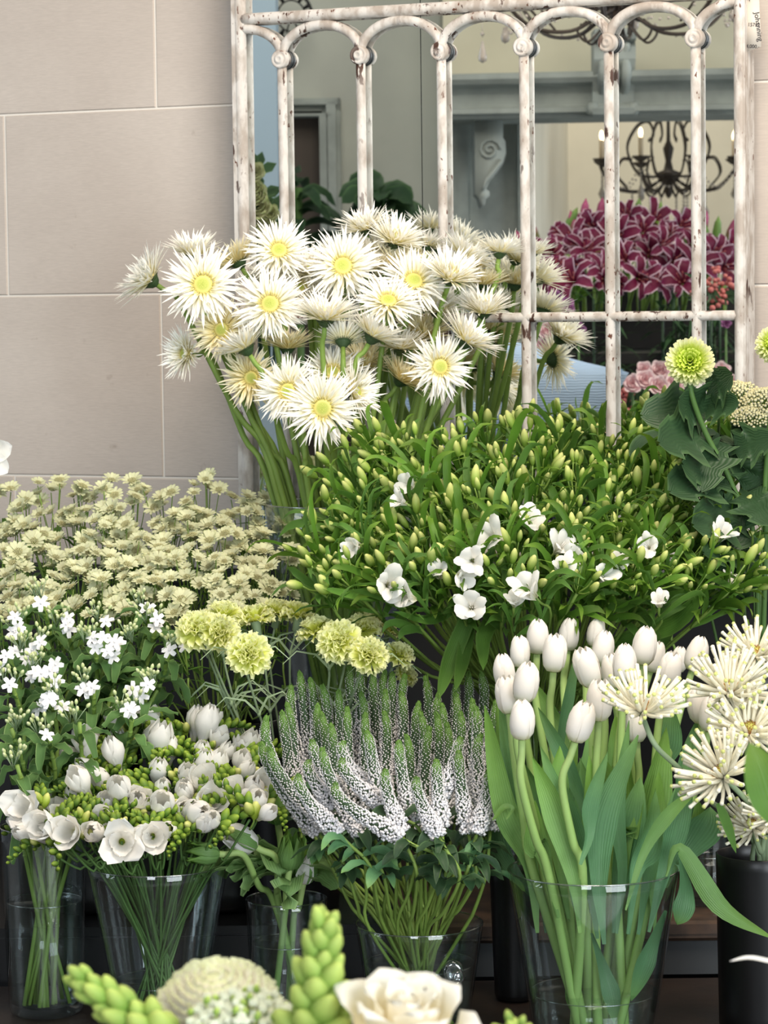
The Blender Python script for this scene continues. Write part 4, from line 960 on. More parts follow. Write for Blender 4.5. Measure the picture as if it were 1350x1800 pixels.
for i, (px, py, Y, f, s, lab) in enumerate([
 (347, 1108, 4.20, (-.2, -.7, .7), 1.1, 'lime carnation at the left end of the row, fully open'), (386, 1112, 4.19, (.2, -.8, .6), 1.0, 'lime carnation joined to the left end one'), (438, 1150, 4.12, (.1, -.9, .45), 1.08, 'lowest lime carnation, brightest, facing forward'),
 (392, 1082, 4.30, (0, -.2, 1), .98, 'pale lime carnation behind the two left ones'), (448, 1088, 4.32, (-.2, .1, 1), 1.0, 'lime carnation seen from behind with green calyx'), (488, 1075, 4.36, (.2, -.1, 1), .9, 'small lime carnation at the back between two others'),
 (525, 1080, 4.34, (.2, .1, 1), .92, 'lime carnation on a thin grey stem at the middle of the row'), (553, 1108, 4.24, (-.3, -.15, 1), .92, 'lime carnation in side view with cup-shaped calyx right of the middle'), (597, 1128, 4.18, (-.1, -.9, .5), 1.1, 'round lime carnation facing forward right of the middle'),
 (648, 1152, 4.16, (.2, -.8, .55), .98, 'lime carnation above the tall veronica tips'), (638, 1106, 4.30, (.1, -.5, .8), .96, 'lime carnation behind the round one'), (645, 1088, 4.38, (.1, 0, 1), .7, 'dim lime carnation highest in the right group'),
 (684, 1106, 4.38, (.3, -.1, 1), .6, 'small shaded lime carnation under the alstroemeria'), (702, 1150, 4.26, (.4, -.4, .8), .8, 'rightmost lime carnation half hidden by veronica'), (715, 1185, 4.30, (.4, -.5, .6), .6, 'small lime carnation low at the right behind veronica')]):
    c = at(px, py, Y); f = V(f).normalized(); t = thing('carnation', lab, 'flower', (V_car['c'].x, V_car['c'].y, V_car['z0']), 'lime carnations'); mt = pose(c-f*.008, f, sc=s)
    part('petals', CH[i % 3][0], t, mt); part('calyx', CH[i % 3][1], t, mt)
    mb = MB(); pts = stem_pts(V_car, c-f*.026*s, f, k=.05, n=5); mb.tube(pts, .0019, 6)
    for q in (len(pts)-6, len(pts)-10): mb.ball(pts[q], .0034, L=1.6, n=6, m=4)
    part('stem', mb.mesh('carnation_stem', M['stem_grey']), t)
    mb = MB()
    for q in (len(pts)-6, len(pts)-10):
        for s_ in (-1, 1): p = pts[q]; d = V((s_*U(.4, 1), -.3, 1)).normalized(); mb.blade([p, p+d*.03, p+d*.055+V((s_*.012, 0, -.012)), p+d*.06+V((s_*.03, 0, -.035))], .0022, V((0, -1, .4)), lambda t: 1-.8*t, nw=2)
    part('leaves', mb.mesh('carnation_leaves', M['stem_grey']), t)

# ================================================================== white tulips
def tulip_head(seed, op=0.0):
    global RN
    RN = random.Random(seed); mb = MB()
    rz = [(.002, 0), (.013, .003), (.0195, .012), (.0218, .026), (.0212+.002*op, .040), (.0178+.004*op, .052), (.0125+.006*op, .060), (.0065+.008*op, .0645)]
    for ring in (0, 1):
        for k in range(3):
            a = 2*pi*k/3+ring*pi/3+U(-.08, .08); m = .93 if ring == 0 else 1.0
            mb.cup(a, 1.02, [(r*m*.90, h*(1.0 if ring == 0 else .97+U(-.02, .02))) for r, h in rz], wp=lambda t: (.9+.1*t) if t < .55 else max(.3, .955-((t-.55)/.45)**3*.6), nw=8, off=.025)
    mb.lathe((0, 0, -.004), UP, [(.003, 0), (.0045, .003), (.003, .006)], 8, 1)
    return mb.mesh('tulip_bloom', [M['tulip'], M['stem']])
TH_ = [tulip_head(150), tulip_head(151, .3), tulip_head(152, .1), tulip_head(153, .55)]
RN = random.Random(160)
TUL = [(918, 1266, 3.78, (.02, -.1, 1), 1.0, 'lowest left white tulip, its whole stem visible'), (1021, 1270, 3.78, (.30, -.1, 1), 1.04, 'white tulip leaning right, low at the centre'), (925, 1200, 3.84, (.15, -.1, 1), 1.02, 'white tulip leaning right above the lowest left one'), (892, 1222, 3.87, (-.1, -.05, 1), .95, 'white tulip behind the left pair'),
 (886, 1180, 3.92, (-.12, -.05, 1), .88, 'leftmost white tulip of the whole bunch'), (914, 1146, 4.0, (-.02, 0, 1), .82, 'white tulip standing at the upper left'), (945, 1120, 4.06, (.05, 0, 1), .92, 'white tulip crossed by a dark leaf, highest at the left'), (975, 1149, 3.96, (.08, -.05, 1), .98, 'white tulip on a straight stem left of centre'),
 (1000, 1116, 4.16, (.1, 0, 1), .88, 'shaded grey-white tulip at the back left of centre'), (1032, 1174, 3.95, (-.3, -.1, 1), 1.04, 'white tulip with a loose petal leaning left at the centre'), (1060, 1140, 4.06, (.2, 0, 1), .92, 'white tulip behind the loose-petalled one'), (1054, 1232, 3.86, (.05, -.1, 1), 1.05, 'white tulip left of the cream spider chrysanthemum'),
 (1098, 1166, 3.92, (.05, -.05, 1), .98, 'large upright white tulip at the centre right'), (1076, 1180, 3.99, (-.1, -.05, 1), .9, 'white tulip tucked behind the large upright one'), (1133, 1136, 4.02, (.15, 0, 1), 1.02, 'broad white tulip at the top right of centre'), (1178, 1178, 3.98, (.2, -.1, 1), .92, 'white tulip right above the cream spider chrysanthemum'),
 (1225, 1150, 4.08, (.3, 0, 1), .95, 'white tulip at the upper right behind spider chrysanthemums'), (1118, 1276, 3.95, (-.05, -.1, 1), .88, 'white tulip in shade under the cream spider chrysanthemum'), (1228, 1240, 3.97, (-.15, -.1, 1), .95, 'white tulip touching the right-hand chrysanthemums, left of a pair'), (1250, 1255, 3.93, (.15, -.1, 1), .95, 'white tulip of the right-hand pair, half covered by petals'),
 (1048, 1112, 4.2, (.2, 0, 1), .8, 'dim white tulip at the back behind a broad leaf'), (1150, 1155, 4.12, (.3, 0, 1), .85, 'dim white tulip behind the broad one'), (1194, 1160, 4.15, (.1, 0, 1), .7, 'small dim tulip at the back right')]
for i, (px, py, Y, f, s, lab) in enumerate(TUL):
    s *= .87; f = V(f).normalized(); c = at(px, py, Y)-f*.031*s
    t = thing('white_tulip', lab, 'flower', (V_tul['c'].x, V_tul['c'].y, V_tul['z0']), 'white tulips')
    part('bloom', TH_[i % 4 if i not in (9,) else 3], t, pose(c, f, sc=s))
    mb = MB(); pts = stem_pts(V_tul, c, f, k=.06, n=6, cross=False, bow=.8); n = len(pts); mb.tube(pts, [.0068-.0020*k/n for k in range(n)], 8)
    part('stem', mb.mesh('tulip_stem', M['tul_stem']), t)
TL = [([(945,1640),(930,1520),(885,1420),(852,1240)],26,3.84,(.3,-1,.1)),([(960,1640),(950,1540),(908,1400),(878,1236)],24,3.90,(.2,-1,0)),([(1020,1640),(1008,1540),(972,1420),(936,1330)],24,3.76,(-.15,-1,.1)),
 ([(1050,1650),(1038,1560),(1002,1440),(985,1365)],22,3.80,(-.2,-1,0)),([(1062,1660),(1052,1540),(1062,1430),(1122,1292)],29,3.77,(.1,-1,.05)),([(1080,1640),(1092,1540),(1112,1450),(1126,1366)],30,3.84,(-.3,-1,0)),
 ([(1110,1600),(1128,1500),(1150,1400),(1172,1278)],34,3.90,(.2,-1,0)),([(1020,1520),(1034,1470),(1038,1410),(1068,1320)],18,3.74,(.4,-1,.1)),([(1100,1600),(1130,1500),(1172,1435),(1232,1380)],15,3.76,(.5,-1,.5)),
 ([(1040,1480),(1020,1400),(985,1320),(946,1243)],17,3.86,(-.3,-1,.2)),([(990,1520),(985,1440),(980,1370),(984,1310)],20,3.82,(.2,-1,0)),([(985,1400),(985,1300),(1000,1220),(1015,1142)],13,3.98,(.4,-1,0)),([(1095,1500),(1090,1400),(1086,1320),(1085,1250)],22,3.94,(0,-1,0)),
 ([(1190,1520),(1205,1430),(1212,1350),(1228,1260)],24,3.93,(-.3,-1,0)),([(915,1520),(900,1420),(885,1330),(872,1232)],18,3.92,(.5,-1,0)),([(1150,1560),(1205,1500),(1240,1450),(1248,1418)],34,3.98,(.1,-1,0)),([(1170,1560),(1190,1500),(1215,1440),(1222,1400)],30,4.0,(0,-1,0)),
 ([(1170,1540),(1195,1490),(1265,1590),(1362,1652)],20,3.74,(-.3,-.7,.7)),([(1000,1620),(960,1520),(905,1440),(890,1400)],20,3.88,(.5,-1,0)),([(960,1600),(900,1530),(872,1480),(880,1400)],24,3.96,(.2,-1,0)),([(1130,1560),(1110,1470),(1080,1400),(1060,1330)],24,3.92,(.1,-1,0)),
 ([(1060,1600),(1030,1500),(1020,1400),(1030,1320)],26,3.92,(-.1,-1,0)),([(1150,1640),(1150,1560),(1160,1500),(1175,1430)],22,3.86,(.2,-1,0)),([(1140,1450),(1160,1350),(1175,1300),(1180,1240)],28,4.0,(0,-1,0)),([(1010,1350),(990,1290),(960,1240),(930,1190)],14,4.02,(0,-1,0)),
 ([(1170,1600),(1150,1650),(1130,1700),(1110,1760)],20,3.82,(.2,-1,0)),([(985,1660),(1000,1720),(1010,1760),(1020,1800)],16,3.84,(0,-1,0)),([(1040,1640),(1060,1700),(1075,1750),(1080,1800)],18,3.80,(0,-1,0)),([(890,1440),(900,1424),(886,1420),(866,1442)],9,3.82,(0,-.6,1)),
 ([(1195,1510),(1205,1560),(1200,1600),(1190,1625)],22,3.92,(0,-1,0))]
for k in range(20):
    bx = 930+k*12.5; tx = 880+k*18.5+U(-22, 22); ty = U(1265, 1410); by = U(1560, 1650)
    TL.append(([(bx+(1060-bx)*.25, by), (bx, by-110), ((bx+tx)/2+U(-16, 16), (by+ty)/2-30), (tx+U(-12, 12), ty)], U(15, 26), U(3.79, 3.94), (U(-.6, .6), -1, U(0, .2))))
for i, (p, w, Y, hint) in enumerate(TL):
    pts = crom([at(x, y, Y + (.05 if k else .03)) for k, (x, y) in enumerate(p)], 6); mb = MB()
    mb.blade(pts, w*Y/5000*.95, V(hint), lambda t: (.14+.86*min(1, t*1.7)**1.2)*(1 if t < .55 else max(0.02, cos((t-.55)/.45*pi/2)**.8)), cup=.35 if i != 17 else -.3, nw=4, wave=.14, wf=1.4)
    lab = {17: 'long tulip leaf arching out to the lower right over the vase rim', 4: 'broad blue-green tulip leaf upright at the centre of the vase', 0: 'leftmost long tulip leaf bending beside the veronica', 28: 'small yellow-green tulip leaf at the left edge'}.get(i)
    if lab:
        t = thing('tulip_leaf', lab, 'leaf', (V_tul['c'].x, V_tul['c'].y, V_tul['z0']), 'tulip leaves')
        part('blade', mb.mesh('tulip_leaf', M['leaf_tulip'] if i != 4 else M['leaf_blue']), t)
    else:   # a leaf belongs to the nearest tulip
        tip = V(pts[-1]); best = min((q for q in bpy.data.objects if q.name.startswith('white_tulip')), key=lambda q: min((V(q.children[0].matrix_basis.translation)+q.location-tip).length, 9) + .3*len([c2 for c2 in q.children if c2.name.startswith('leaf')]))
        part('leaf', mb.mesh('tulip_leaf', (M['leaf_tulip'], M['leaf_blue'])[i % 2]), best)

# ================================================================== green parrot tulips in the small vase
def bract_head(seed, white):
    global RN
    RN = random.Random(seed); mb = MB()
    for k in range(6):
        a = 2*pi*k/6+U(-.2, .2); mb.cup(a, .75, [(.003, 0), (.011, .006), (.015, .018), (.013, .032), (.008+U(0, .006), .045)], ruf=.004, nw=6, mi=0 if (k % 2 and white) else 1)
    return mb.mesh('parrot_tulip_bloom', [M['cream_petal2'], M['leaf_tulip']])
M['parrot_leaf'] = plant('pale_green_leaf', (134, 172, 104), edge=(160, 192, 124), var=.2, trans=.3, vein=.04)
PT = [bract_head(170, True), bract_head(171, False)]
RN = random.Random(172)
for i, (px, py, Y, f, s, v, lab) in enumerate([(425, 1475, 4.02, (-.9, -.3, .6), 1.0, 0, 'green and white parrot tulip bud nodding left in the small vase'), (512, 1500, 4.02, (.15, -.3, 1), .95, 1, 'green parrot tulip with curled petals at the centre of the small vase'), (538, 1525, 4.06, (.2, -.2, 1), .9, 0, 'green parrot tulip with pale streaks at the right of the small vase'),
        (485, 1420, 4.10, (-.1, -.2, 1), 1.0, 1, 'tight green pointed tulip bud standing over the small vase'), (355, 1500, 4.0, (-1, -.2, .1), .8, 1, 'green curled tulip bud reaching out left toward the freesia vase')]):
    f = V(f).normalized(); c = at(px, py, Y)-f*.02
    t = thing('parrot_tulip', lab, 'flower', (V_grn['c'].x, V_grn['c'].y, V_grn['z0']), 'green parrot tulips'); part('bloom', PT[v], t, pose(c-f*.006, f, sc=s*1.3))
    mb = MB(); mb.tube(stem_pts(V_grn, c, f, k=.04, n=6), .0050, 8); part('stem', mb.mesh('parrot_tulip_stem', M['tul_stem']), t)
    mb = MB()
    b = c.lerp(V_grn['c']+UP*V_grn['zr'], .55)
    for q in range(3):
        a = U(2.6, 6.6) if q else 3.6; d = V((cos(a), -abs(sin(a))*.5-.2, 0)).normalized(); L = U(.07, .105)
        mb.blade([b, b+d*L*.35+UP*.025, b+d*L*.7+UP*.022, b+d*L+UP*U(-.015, .02)], U(.019, .027), UP+d*U(-1, -.3), lambda t: .3+.75*sin(pi*min(1, t*.85+.1)), cup=.5, nw=4, wave=.15, sm=3)
    part('leaves', mb.mesh('parrot_tulip_leaves', M['parrot_leaf']), t)
# ================================================================== cream spider chrysanthemums at the right
def quill_head(seed, R=.052):
    global RN
    RN = random.Random(seed); mb = MB()
    for ring, (n, el, L) in enumerate(((26, .16, 1.0), (22, .45, 1.0), (17, .76, .95), (11, 1.1, .7))):
        for k in range(n):
            a = 2*pi*(k+U(-.35, .35))/n; e = el+U(-.13, .13); d = V((cos(a), sin(a), 0)); l = R*L*U(.88, 1.08); p = []
            for i in range(6):
                t = i/5; up = .35 if ring < 3 else .1
                p.append(d*(.006+l*t*cos(e)*(1-.06*t)) + UP*(l*(sin(e)*t + up*.35*t*t)))
            s = V((-sin(a), cos(a), 0))*U(-.006, .006); p = [q+s*(j/5)**2 for j, q in enumerate(p)]
            mb.tube(p, [.0013, .0023, .0027, .0025, .0022, .0027], 6, 0, t1=.93); mb.ball(p[-1], .0031, d=(p[-1]-p[-2]), L=.8, n=6, m=3, mi=0)
            for q in range(-14, 0): mb.c[q] = (1.0 if k % 3 else .96, 0, mb.c[q][2])
    me = mb.mesh('quill_petals', M['quill']); mb = MB()
    mb.lathe((0, 0, .004), UP, [(.010, 0), (.0085, .005), (0, .007)], 12)
    for k in range(26): r = .009*math.sqrt(k/26); a = k*2.4; mb.octa((r*cos(a), r*sin(a), .0105), .0013, 0, t=U(0, .8))
    me2 = mb.mesh('chrysanthemum_disc', M['quill_disc']); mb = MB(); mb.lathe((0, 0, -.008), UP, [(.004, 0), (.010, .004), (.013, .010), (.008, .013)], 14)
    return me, me2, mb.mesh('chrysanthemum_calyx', M['stem_grey'])
QH = [quill_head(s) for s in (180, 181, 182)]
RN = random.Random(190)
for i, (px, py, Y, f, s, lab) in enumerate([(1132, 1232, 3.72, (.05, -.32, 1), 1.08, 'cream quilled chrysanthemum on a curved grey stem in front of the tulips'), (1285, 1200, 3.80, (.05, -.55, .85), 1.12, 'cream quilled chrysanthemum facing up at the right, above the others in front'), (1330, 1135, 3.92, (.0, -.45, .9), .95, 'topmost cream quilled chrysanthemum at the right edge'),
        (1318, 1272, 3.76, (-.05, -.65, .75), 1.08, 'cream quilled chrysanthemum with dark centre in the middle of the right group'), (1258, 1352, 3.70, (-.6, -.5, .65), 1.10, 'large cream quilled chrysanthemum tilted left, low at the right'), (1318, 1440, 3.84, (-.3, -.5, .8), .85, 'lower cream quilled chrysanthemum behind the grey stems'), (1362, 1420, 3.72, (-.2, -.6, .7), .8, 'cream quilled chrysanthemum cut by the right picture edge')]):
    f = V(f).normalized(); c = at(px, py, Y)-f*.014; t = thing('spider_chrysanthemum', lab, 'flower', (V_rgt['c'].x, V_rgt['c'].y, V_rgt['z0']), 'cream quilled chrysanthemums')
    mt = pose(c, f, sc=s)
    for nm, me in zip(('petals', 'eye', 'calyx'), QH[i % 3]): part(nm, me, t, mt)
    b = V_rgt['c']+UP*V_rgt['zr']+V((U(-.04, .01), -.02, 0)); low = V_rgt['c']+UP*(V_rgt['z0']+.01)+V((U(-.02, .02), U(-.02, .02), 0))
    if i == 0: pts = crom([low, b, at(1240, 1400, 3.78), at(1195, 1352, 3.74), at(1152, 1310, 3.70), c-f*.01], 6)
    else: pts = crom([low, b, b.lerp(c, .6)+V((.01, 0, 0)), c-f*.06*s, c-f*.006], 6)
    mb = MB(); mb.tube(pts, .0037, 8); part('stem', mb.mesh('chrysanthemum_stem', M['stem_grey']), t)
t = thing('gerbera_leaf', 'narrow pointed green leaf hanging below the large tilted chrysanthemum', 'leaf', V_rgt['c']+UP*V_rgt['z0'])
mb = MB(); mb.blade(crom([at(1262, 1412, 3.74), at(1278, 1450, 3.74), at(1294, 1500, 3.74)], 4), .007, V((.2, -1, 0)), cup=.3); part('blade', mb.mesh('narrow_leaf', M['leaf']), t)

# ================================================================== green-white pompon chrysanthemum with lobed leaves
def pompon(R=.036):
    mb = MB()
    for ring in range(9):
        el = -.25+ring*.2; n = max(5, int(26*cos(max(0, el))))
        for k in range(n):
            a = 2*pi*(k+U(-.3, .3)+(ring % 2)*.5)/n; d = V((cos(a), sin(a), 0)); dr = d*cos(el)+UP*sin(el); L = R*(1.04 if ring < 5 else .86-.05*(ring-5))
            mb.blade([dr*.008+UP*.004, dr*L*.55+UP*.003, dr*L*.85+UP*.006, dr*L*U(.95, 1.05)+UP*(.009 if ring < 6 else .003)], .0042, UP*cos(el)-d*sin(el), lambda t: .6+.4*t if t < .8 else .95-(t-.8)*2.6, cup=.7, nw=2, mi=1 if ring > 4 else 0)
    return mb.mesh('pompon_petals', [M['pom'], M['pom_in']])
RN = random.Random(200)
PM = pompon()
def lobed(mb, b, d, L, up, droop=.2):
    """deeply lobed chrysanthemum leaf"""
    d = V(d).normalized(); s = d.cross(up).normalized(); n = s.cross(d).normalized()
    prof = [(0, .04), (.12, .06), (.2, .3), (.28, .42), (.34, .26), (.42, .3), (.5, .52), (.6, .46), (.64, .28), (.72, .26), (.82, .32), (.92, .2), (1, .02)]
    rows = []
    for t, w in prof:
        p = b+d*L*t-UP*droop*L*t*t
        rows.append([mb.add(p+s*L*w*j*.9+n*(abs(j)*w*L*.18)-d*(L*.05*abs(j)*(1 if w > .3 else -1)), (t, abs(j), .5)) for j in (-1, -.5, 0, .5, 1)])
    for i in range(len(rows)-1):
        for j in range(4): mb.face((rows[i][j], rows[i][j+1], rows[i+1][j+1], rows[i+1][j]))
V_pom = dict(c=V((at(1330, 1200, 4.4).x, 4.42, 0)), z0=TIER, zr=at(1330, 1200, 4.42).z, rt=.05, rb=.04)
vase('flower_bucket', 'dark bucket in shade at the right edge holding the pompon chrysanthemum', 1335, 1180, 4.44, .055, .05, TIER, 0, body=M['black'], cat='bucket')
for i, (px, py, f, s, path, lab) in enumerate([(1213, 636, (-.12, -1, .35), 1.0, [(1330, 1000), (1290, 860), (1240, 760), (1215, 690)], 'round lime-white pompon chrysanthemum on a dark leafy stem at the right'), (1362, 606, (0, -1, .5), .8, [(1345, 1000), (1345, 860), (1352, 760), (1360, 660)], 'cream pompon chrysanthemum cut by the right picture edge')]):
    c = at(px, py, 4.30); f = V(f).normalized(); t = thing('pompon_chrysanthemum', lab, 'flower', V_pom['c']+UP*TIER, 'pompon chrysanthemums'); part('petals', PM, t, pose(c-f*.01, f, sc=s))
    pts = crom([V_pom['c']+UP*(TIER+.02)] + [at(x, y, 4.36-.02*k) for k, (x, y) in enumerate(path)]+[c-f*.012], 7); mb = MB(); mb.tube(pts, .0042, 8); part('stem', mb.mesh('pompon_stem', M['stem_dark']), t)
    if i: continue
    mb = MB()
    for (x0, y0, x1, y1, w) in ((1250, 720, 1142, 712, 1), (1250, 740, 1200, 690, .8), (1262, 760, 1235, 835, 1), (1240, 700, 1282, 650, .8), (1290, 830, 1190, 840, .9), (1300, 880, 1260, 970, 1.1), (1300, 880, 1372, 800, 1.2), (1320, 950, 1268, 1010, 1), (1320, 900, 1230, 900, 1.3), (1280, 800, 1350, 760, 1.2), (1310, 950, 1245, 950, 1.3), (1325, 1000, 1300, 1040, 1.2), (1300, 860, 1352, 900, 1.3), (1260, 760, 1170, 755, .9), (1230, 720, 1290, 700, .7), (1290, 850, 1210, 800, 1.1)):
        a, b = at(x0, y0, 4.36), at(x1, y1, 4.30+U(-.03, .04)); lobed(mb, a, b-a, (b-a).length*1.1, V((U(-.4, .4), -1, .5)), .15)
    part('leaves', mb.mesh('chrysanthemum_leaves', M['leaf_dark']), t)
# broad leaves and cream clusters at the right edge
def cluster_head(seed, R=.045, n=150, mt='wax', s=.0034):
    global RN
    RN = random.Random(seed); mb = MB()
    for k in range(n):
        r = R*math.sqrt((k+.5)/n); a = k*2.39996; z = .45*R*(1-(r/R)**2)+U(-.003, .003); p = V((r*cos(a), r*sin(a), z))
        mb.tube([V((p.x*.3, p.y*.3, -R*.5)), p], .0006, 3, 1, False); mb.ball(p, s*U(.7, 1.2), n=5, m=3, mi=0)
    return mb.mesh('cluster_florets', [M[mt], M['stem']])
CL = [cluster_head(s) for s in (210, 211)]
RN = random.Random(212)
for i, (px, py, Y, s, lab) in enumerate([(1262, 712, 4.50, .62, 'cream cluster of tiny florets left of the dark chrysanthemum leaves, small'), (1298, 694, 4.48, .8, 'cream cluster of tiny florets under the pompon chrysanthemum'), (1345, 706, 4.44, .8, 'cream cluster of tiny florets at the right picture edge'), (1320, 735, 4.42, .7, 'lower cream cluster of tiny florets at the right'), (1180, 700, 4.52, .3, 'tiny cream cluster just visible left of the dark leaves')]):
    c = at(px, py, Y); t = thing('viburnum', lab, 'flower', V_pom['c']+UP*TIER, 'cream floret clusters'); f = V((-.1, -.55, 1)).normalized(); part('florets', CL[i % 2], t, pose(c, f, sc=s))
    mb = MB(); mb.tube(stem_pts(V_pom, c-f*.02, f, n=4), .0025, 6); part('stem', mb.mesh('viburnum_stem', M['stem_dark']), t)
    mb = MB()
    for q in range(3): d = V((U(-1, 1), -.6, U(-.6, .2))).normalized(); b = c-UP*.05; mb.blade(crom([b, b+d*.03, b+d*.06-UP*.005, b+d*.085-UP*.02], 3), .026, UP-d*.3, cup=.2, nw=4)
    part('leaves', mb.mesh('viburnum_leaves', M['leaf_dark']), t)

# ================================================================== flowers close to the camera along the bottom edge
FGV = V((at(500, 1800, 2.15).x, 2.2, 0))
vase('flower_bucket', 'bucket below the picture holding the near bouquet', 500, 2150, 2.2, .1, .08, .55, 0, body=M['black'], cat='bucket')
st = thing('flower_stand', 'low dark stand below the picture under the near bouquet', 'stand', (FGV.x, 2.2, 0))
mb = MB(); mb.lathe((FGV.x, 2.2, 0), UP, [(0, 0), (.18, 0), (.18, .02), (.03, .04), (.03, .5), (.16, .53), (.16, .55), (0, .55)], 24); part('body', mb.mesh('flower_stand', M['black']), st)
VF = dict(c=FGV, z0=.56, zr=at(500, 2150, 2.2).z, rt=.08, rb=.06)
def fg(name, lab, c, f, cat='flower', own=None):
    t = thing(name, lab, cat, (FGV.x, FGV.y, .56)); mb = MB(); mb.tube(crom([own, own.lerp(c, .5), c], 5) if own else stem_pts(VF, c, f, k=.06, n=5), .0035, 7); part('stem', mb.mesh(name+'_stem', M['stem']), t); return t
# chrysanthemum
RN = random.Random(220)
mb = MB(); R = .052
for ring in range(14):
    el = -.55+ring*.15; n = max(6, int(46*cos(max(0, el))))
    for k in range(n):
        a = 2*pi*(k+U(-.2, .2)+(ring % 2)*.5)/n; d = V((cos(a), sin(a), 0)); dr = d*cos(el)+UP*sin(el)*.8; L = R*U(.95, 1.03)
        mb.blade([dr*L*.62, dr*L*.78+UP*.003, dr*L*.93+UP*.006, dr*L*1.02+UP*.010], .0046, UP*cos(el)-d*sin(el), lambda t: .55+.5*t if t < .85 else .9-(t-.85)*2, cup=.8, nw=2)
mb.ball((0, 0, .006), .040, n=20, m=10); c = at(385, 1800, 2.25); f = V((-.05, -.35, 1)).normalized(); t = fg('chrysanthemum', 'big domed cream-white chrysanthemum close to the camera at the bottom', c, f); part('petals', mb.mesh('chrysanthemum_petals', M['mum_fg']), t, pose(c, f))
# white cluster in front of it
RN = random.Random(221); c = at(430, 1812, 2.10); f = V((.1, -.55, 1)).normalized(); mb = MB()
for k in range(150):
    r = .044*math.sqrt((k+.5)/150); a = k*2.39996; p = V((r*cos(a), r*sin(a), .4*.04*(1-(r/.044)**2)+U(-.004, .004)))
    if U(0, 1) < .10: mb.bud(p, (U(-.4, .4), U(-.4, .4), 1), .008, .0028, 1)
    else:
        for q in range(5): aa = 2*pi*q/5; d = V((cos(aa), sin(aa), 0)); mb.ball(p+d*.0022, .0021, n=5, m=3, mi=0)
        mb.ball(p+UP*.001, .0018, n=5, m=3, mi=0)
    mb.tube([V((p.x*.3, p.y*.3, -.03)), p], .0007, 3, 1, False)
t = fg('white_cluster_flower', 'dense cluster of tiny white florets before the big chrysanthemum', c, f); part('florets', mb.mesh('white_florets', [M['ach'], M['snap']]), t, pose(c, f))
# snapdragon spikes
def snapdragon(base, tip, n, r0, seed, lab, Y):
    global RN
    RN = random.Random(seed); a, b = at(*base, Y), at(*tip, Y); ax = (b-a).normalized(); L = (b-a).length; x, y, _ = frame_of(ax)
    t = fg('snapdragon', lab, a, ax); mb = MB(); mb.tube([a, a.lerp(b, .5), b], [.0045, .0035, .002], 7, 0)
    for k in range(n):
        s = k/n; an = k*2.39996; d = x*cos(an)+y*sin(an); sc = (1-.55*s); p = a+ax*L*s*.94
        sc *= U(.85, 1.15); dr = (d*(1.0-.5*s)+ax*(.75+.8*s)).normalized()
        mb.bud(p+d*.003, dr, r0*2.3*sc*U(.85, 1.1), r0*.72*sc, 0, 9, rnd=U(0, 1), ridge=2, rd=.12)
        q = p-ax*.002; mb.blade([q, q+dr*r0*.8*sc-ax*.002, q+dr*r0*1.5*sc-ax*.003], r0*.5*sc, -ax, cup=.3, nw=2)
    part('bud_spike', mb.mesh('snapdragon_buds', M['snap']), t)
snapdragon((552, 1850), (574, 1602), 34, .0155, 230, 'green snapdragon spike of buds standing tallest at the bottom centre', 2.08)
snapdragon((300, 1850), (130, 1712), 30, .0145, 231, 'green snapdragon spike leaning left at the bottom left', 2.10)
snapdragon((905, 1850), (905, 1790), 8, .010, 232, 'tip of a green snapdragon at the bottom edge right of the rose', 2.1)
# rose
RN = random.Random(240); mb = MB(); c = at(712, 1808, 2.05)
rose_ring = ((3, .009, .044, .9), (3, .017, .048, 1.0), (3, .027, .049, 1.0), (4, .037, .045, .85), (4, .046, .037, .85))
for ri, (n, r, h, aw) in enumerate(rose_ring):
    for k in range(n):
        a = 2*pi*k/n+ri*.7+U(-.15, .15); fl = ri*.0016
        mb.cup(a, aw*(1.5 if ri < 2 else 1), [(.003, 0), (r*.65, h*.18), (r*.95, h*.5), (r*1.0, h*.8), (r*1.05+fl, h*.97), (r*1.10+fl*1.9, h*(1.0 if ri < 2 else .97)-fl*.25)], wp=lambda t: .55+.5*t if t < .6 else (.85-((t-.6)/.4)**1.3*.75), nw=8, ruf=.0006, off=.03)
f = V((.12, -.25, 1)).normalized(); t = fg('ivory_rose', 'ivory rose with curled petals close to the camera at the bottom', c, f); part('petals', mb.mesh('rose_petals', M['rose']), t, pose(c-f*.012, f, 1.2, sc=.90))
mb = MB()
for k in range(5): a = 2*pi*k/5; d = V((cos(a), sin(a), 0)); mb.blade([d*.004, d*.02-UP*.004, d*.035-UP*.012], .006, -UP, nw=2)
part('sepals', mb.mesh('rose_sepals', M['leaf']), t, pose(c-f*.012, f))
t = fg('foreground_leaf', 'bright green blurred leaf at the right picture edge', at(1366, 1440, 2.3), UP, 'leaf', at(1450, 2150, 2.3)); mb = MB(); mb.blade(crom([at(1365, 1440, 2.3), at(1350, 1400, 2.3), at(1335, 1350, 2.3), at(1318, 1306, 2.3)], 4), .016, V((0, -1, .2)), nw=4, cup=.2); part('blade', mb.mesh('near_leaf', M['leaf_bright']), t)
t = fg('narrow_petal', 'thin white-green pointed petal at the lower right edge', at(1390, 1700, 2.4), UP, 'petal', at(1460, 2150, 2.4)); mb = MB(); mb.blade(crom([at(1390, 1700, 2.4), at(1350, 1690, 2.4), at(1315, 1684, 2.4), at(1282, 1690, 2.4)], 4), .0032, V((0, -.4, 1)), nw=2); part('blade', mb.mesh('near_petal', M['white_petal']), t)
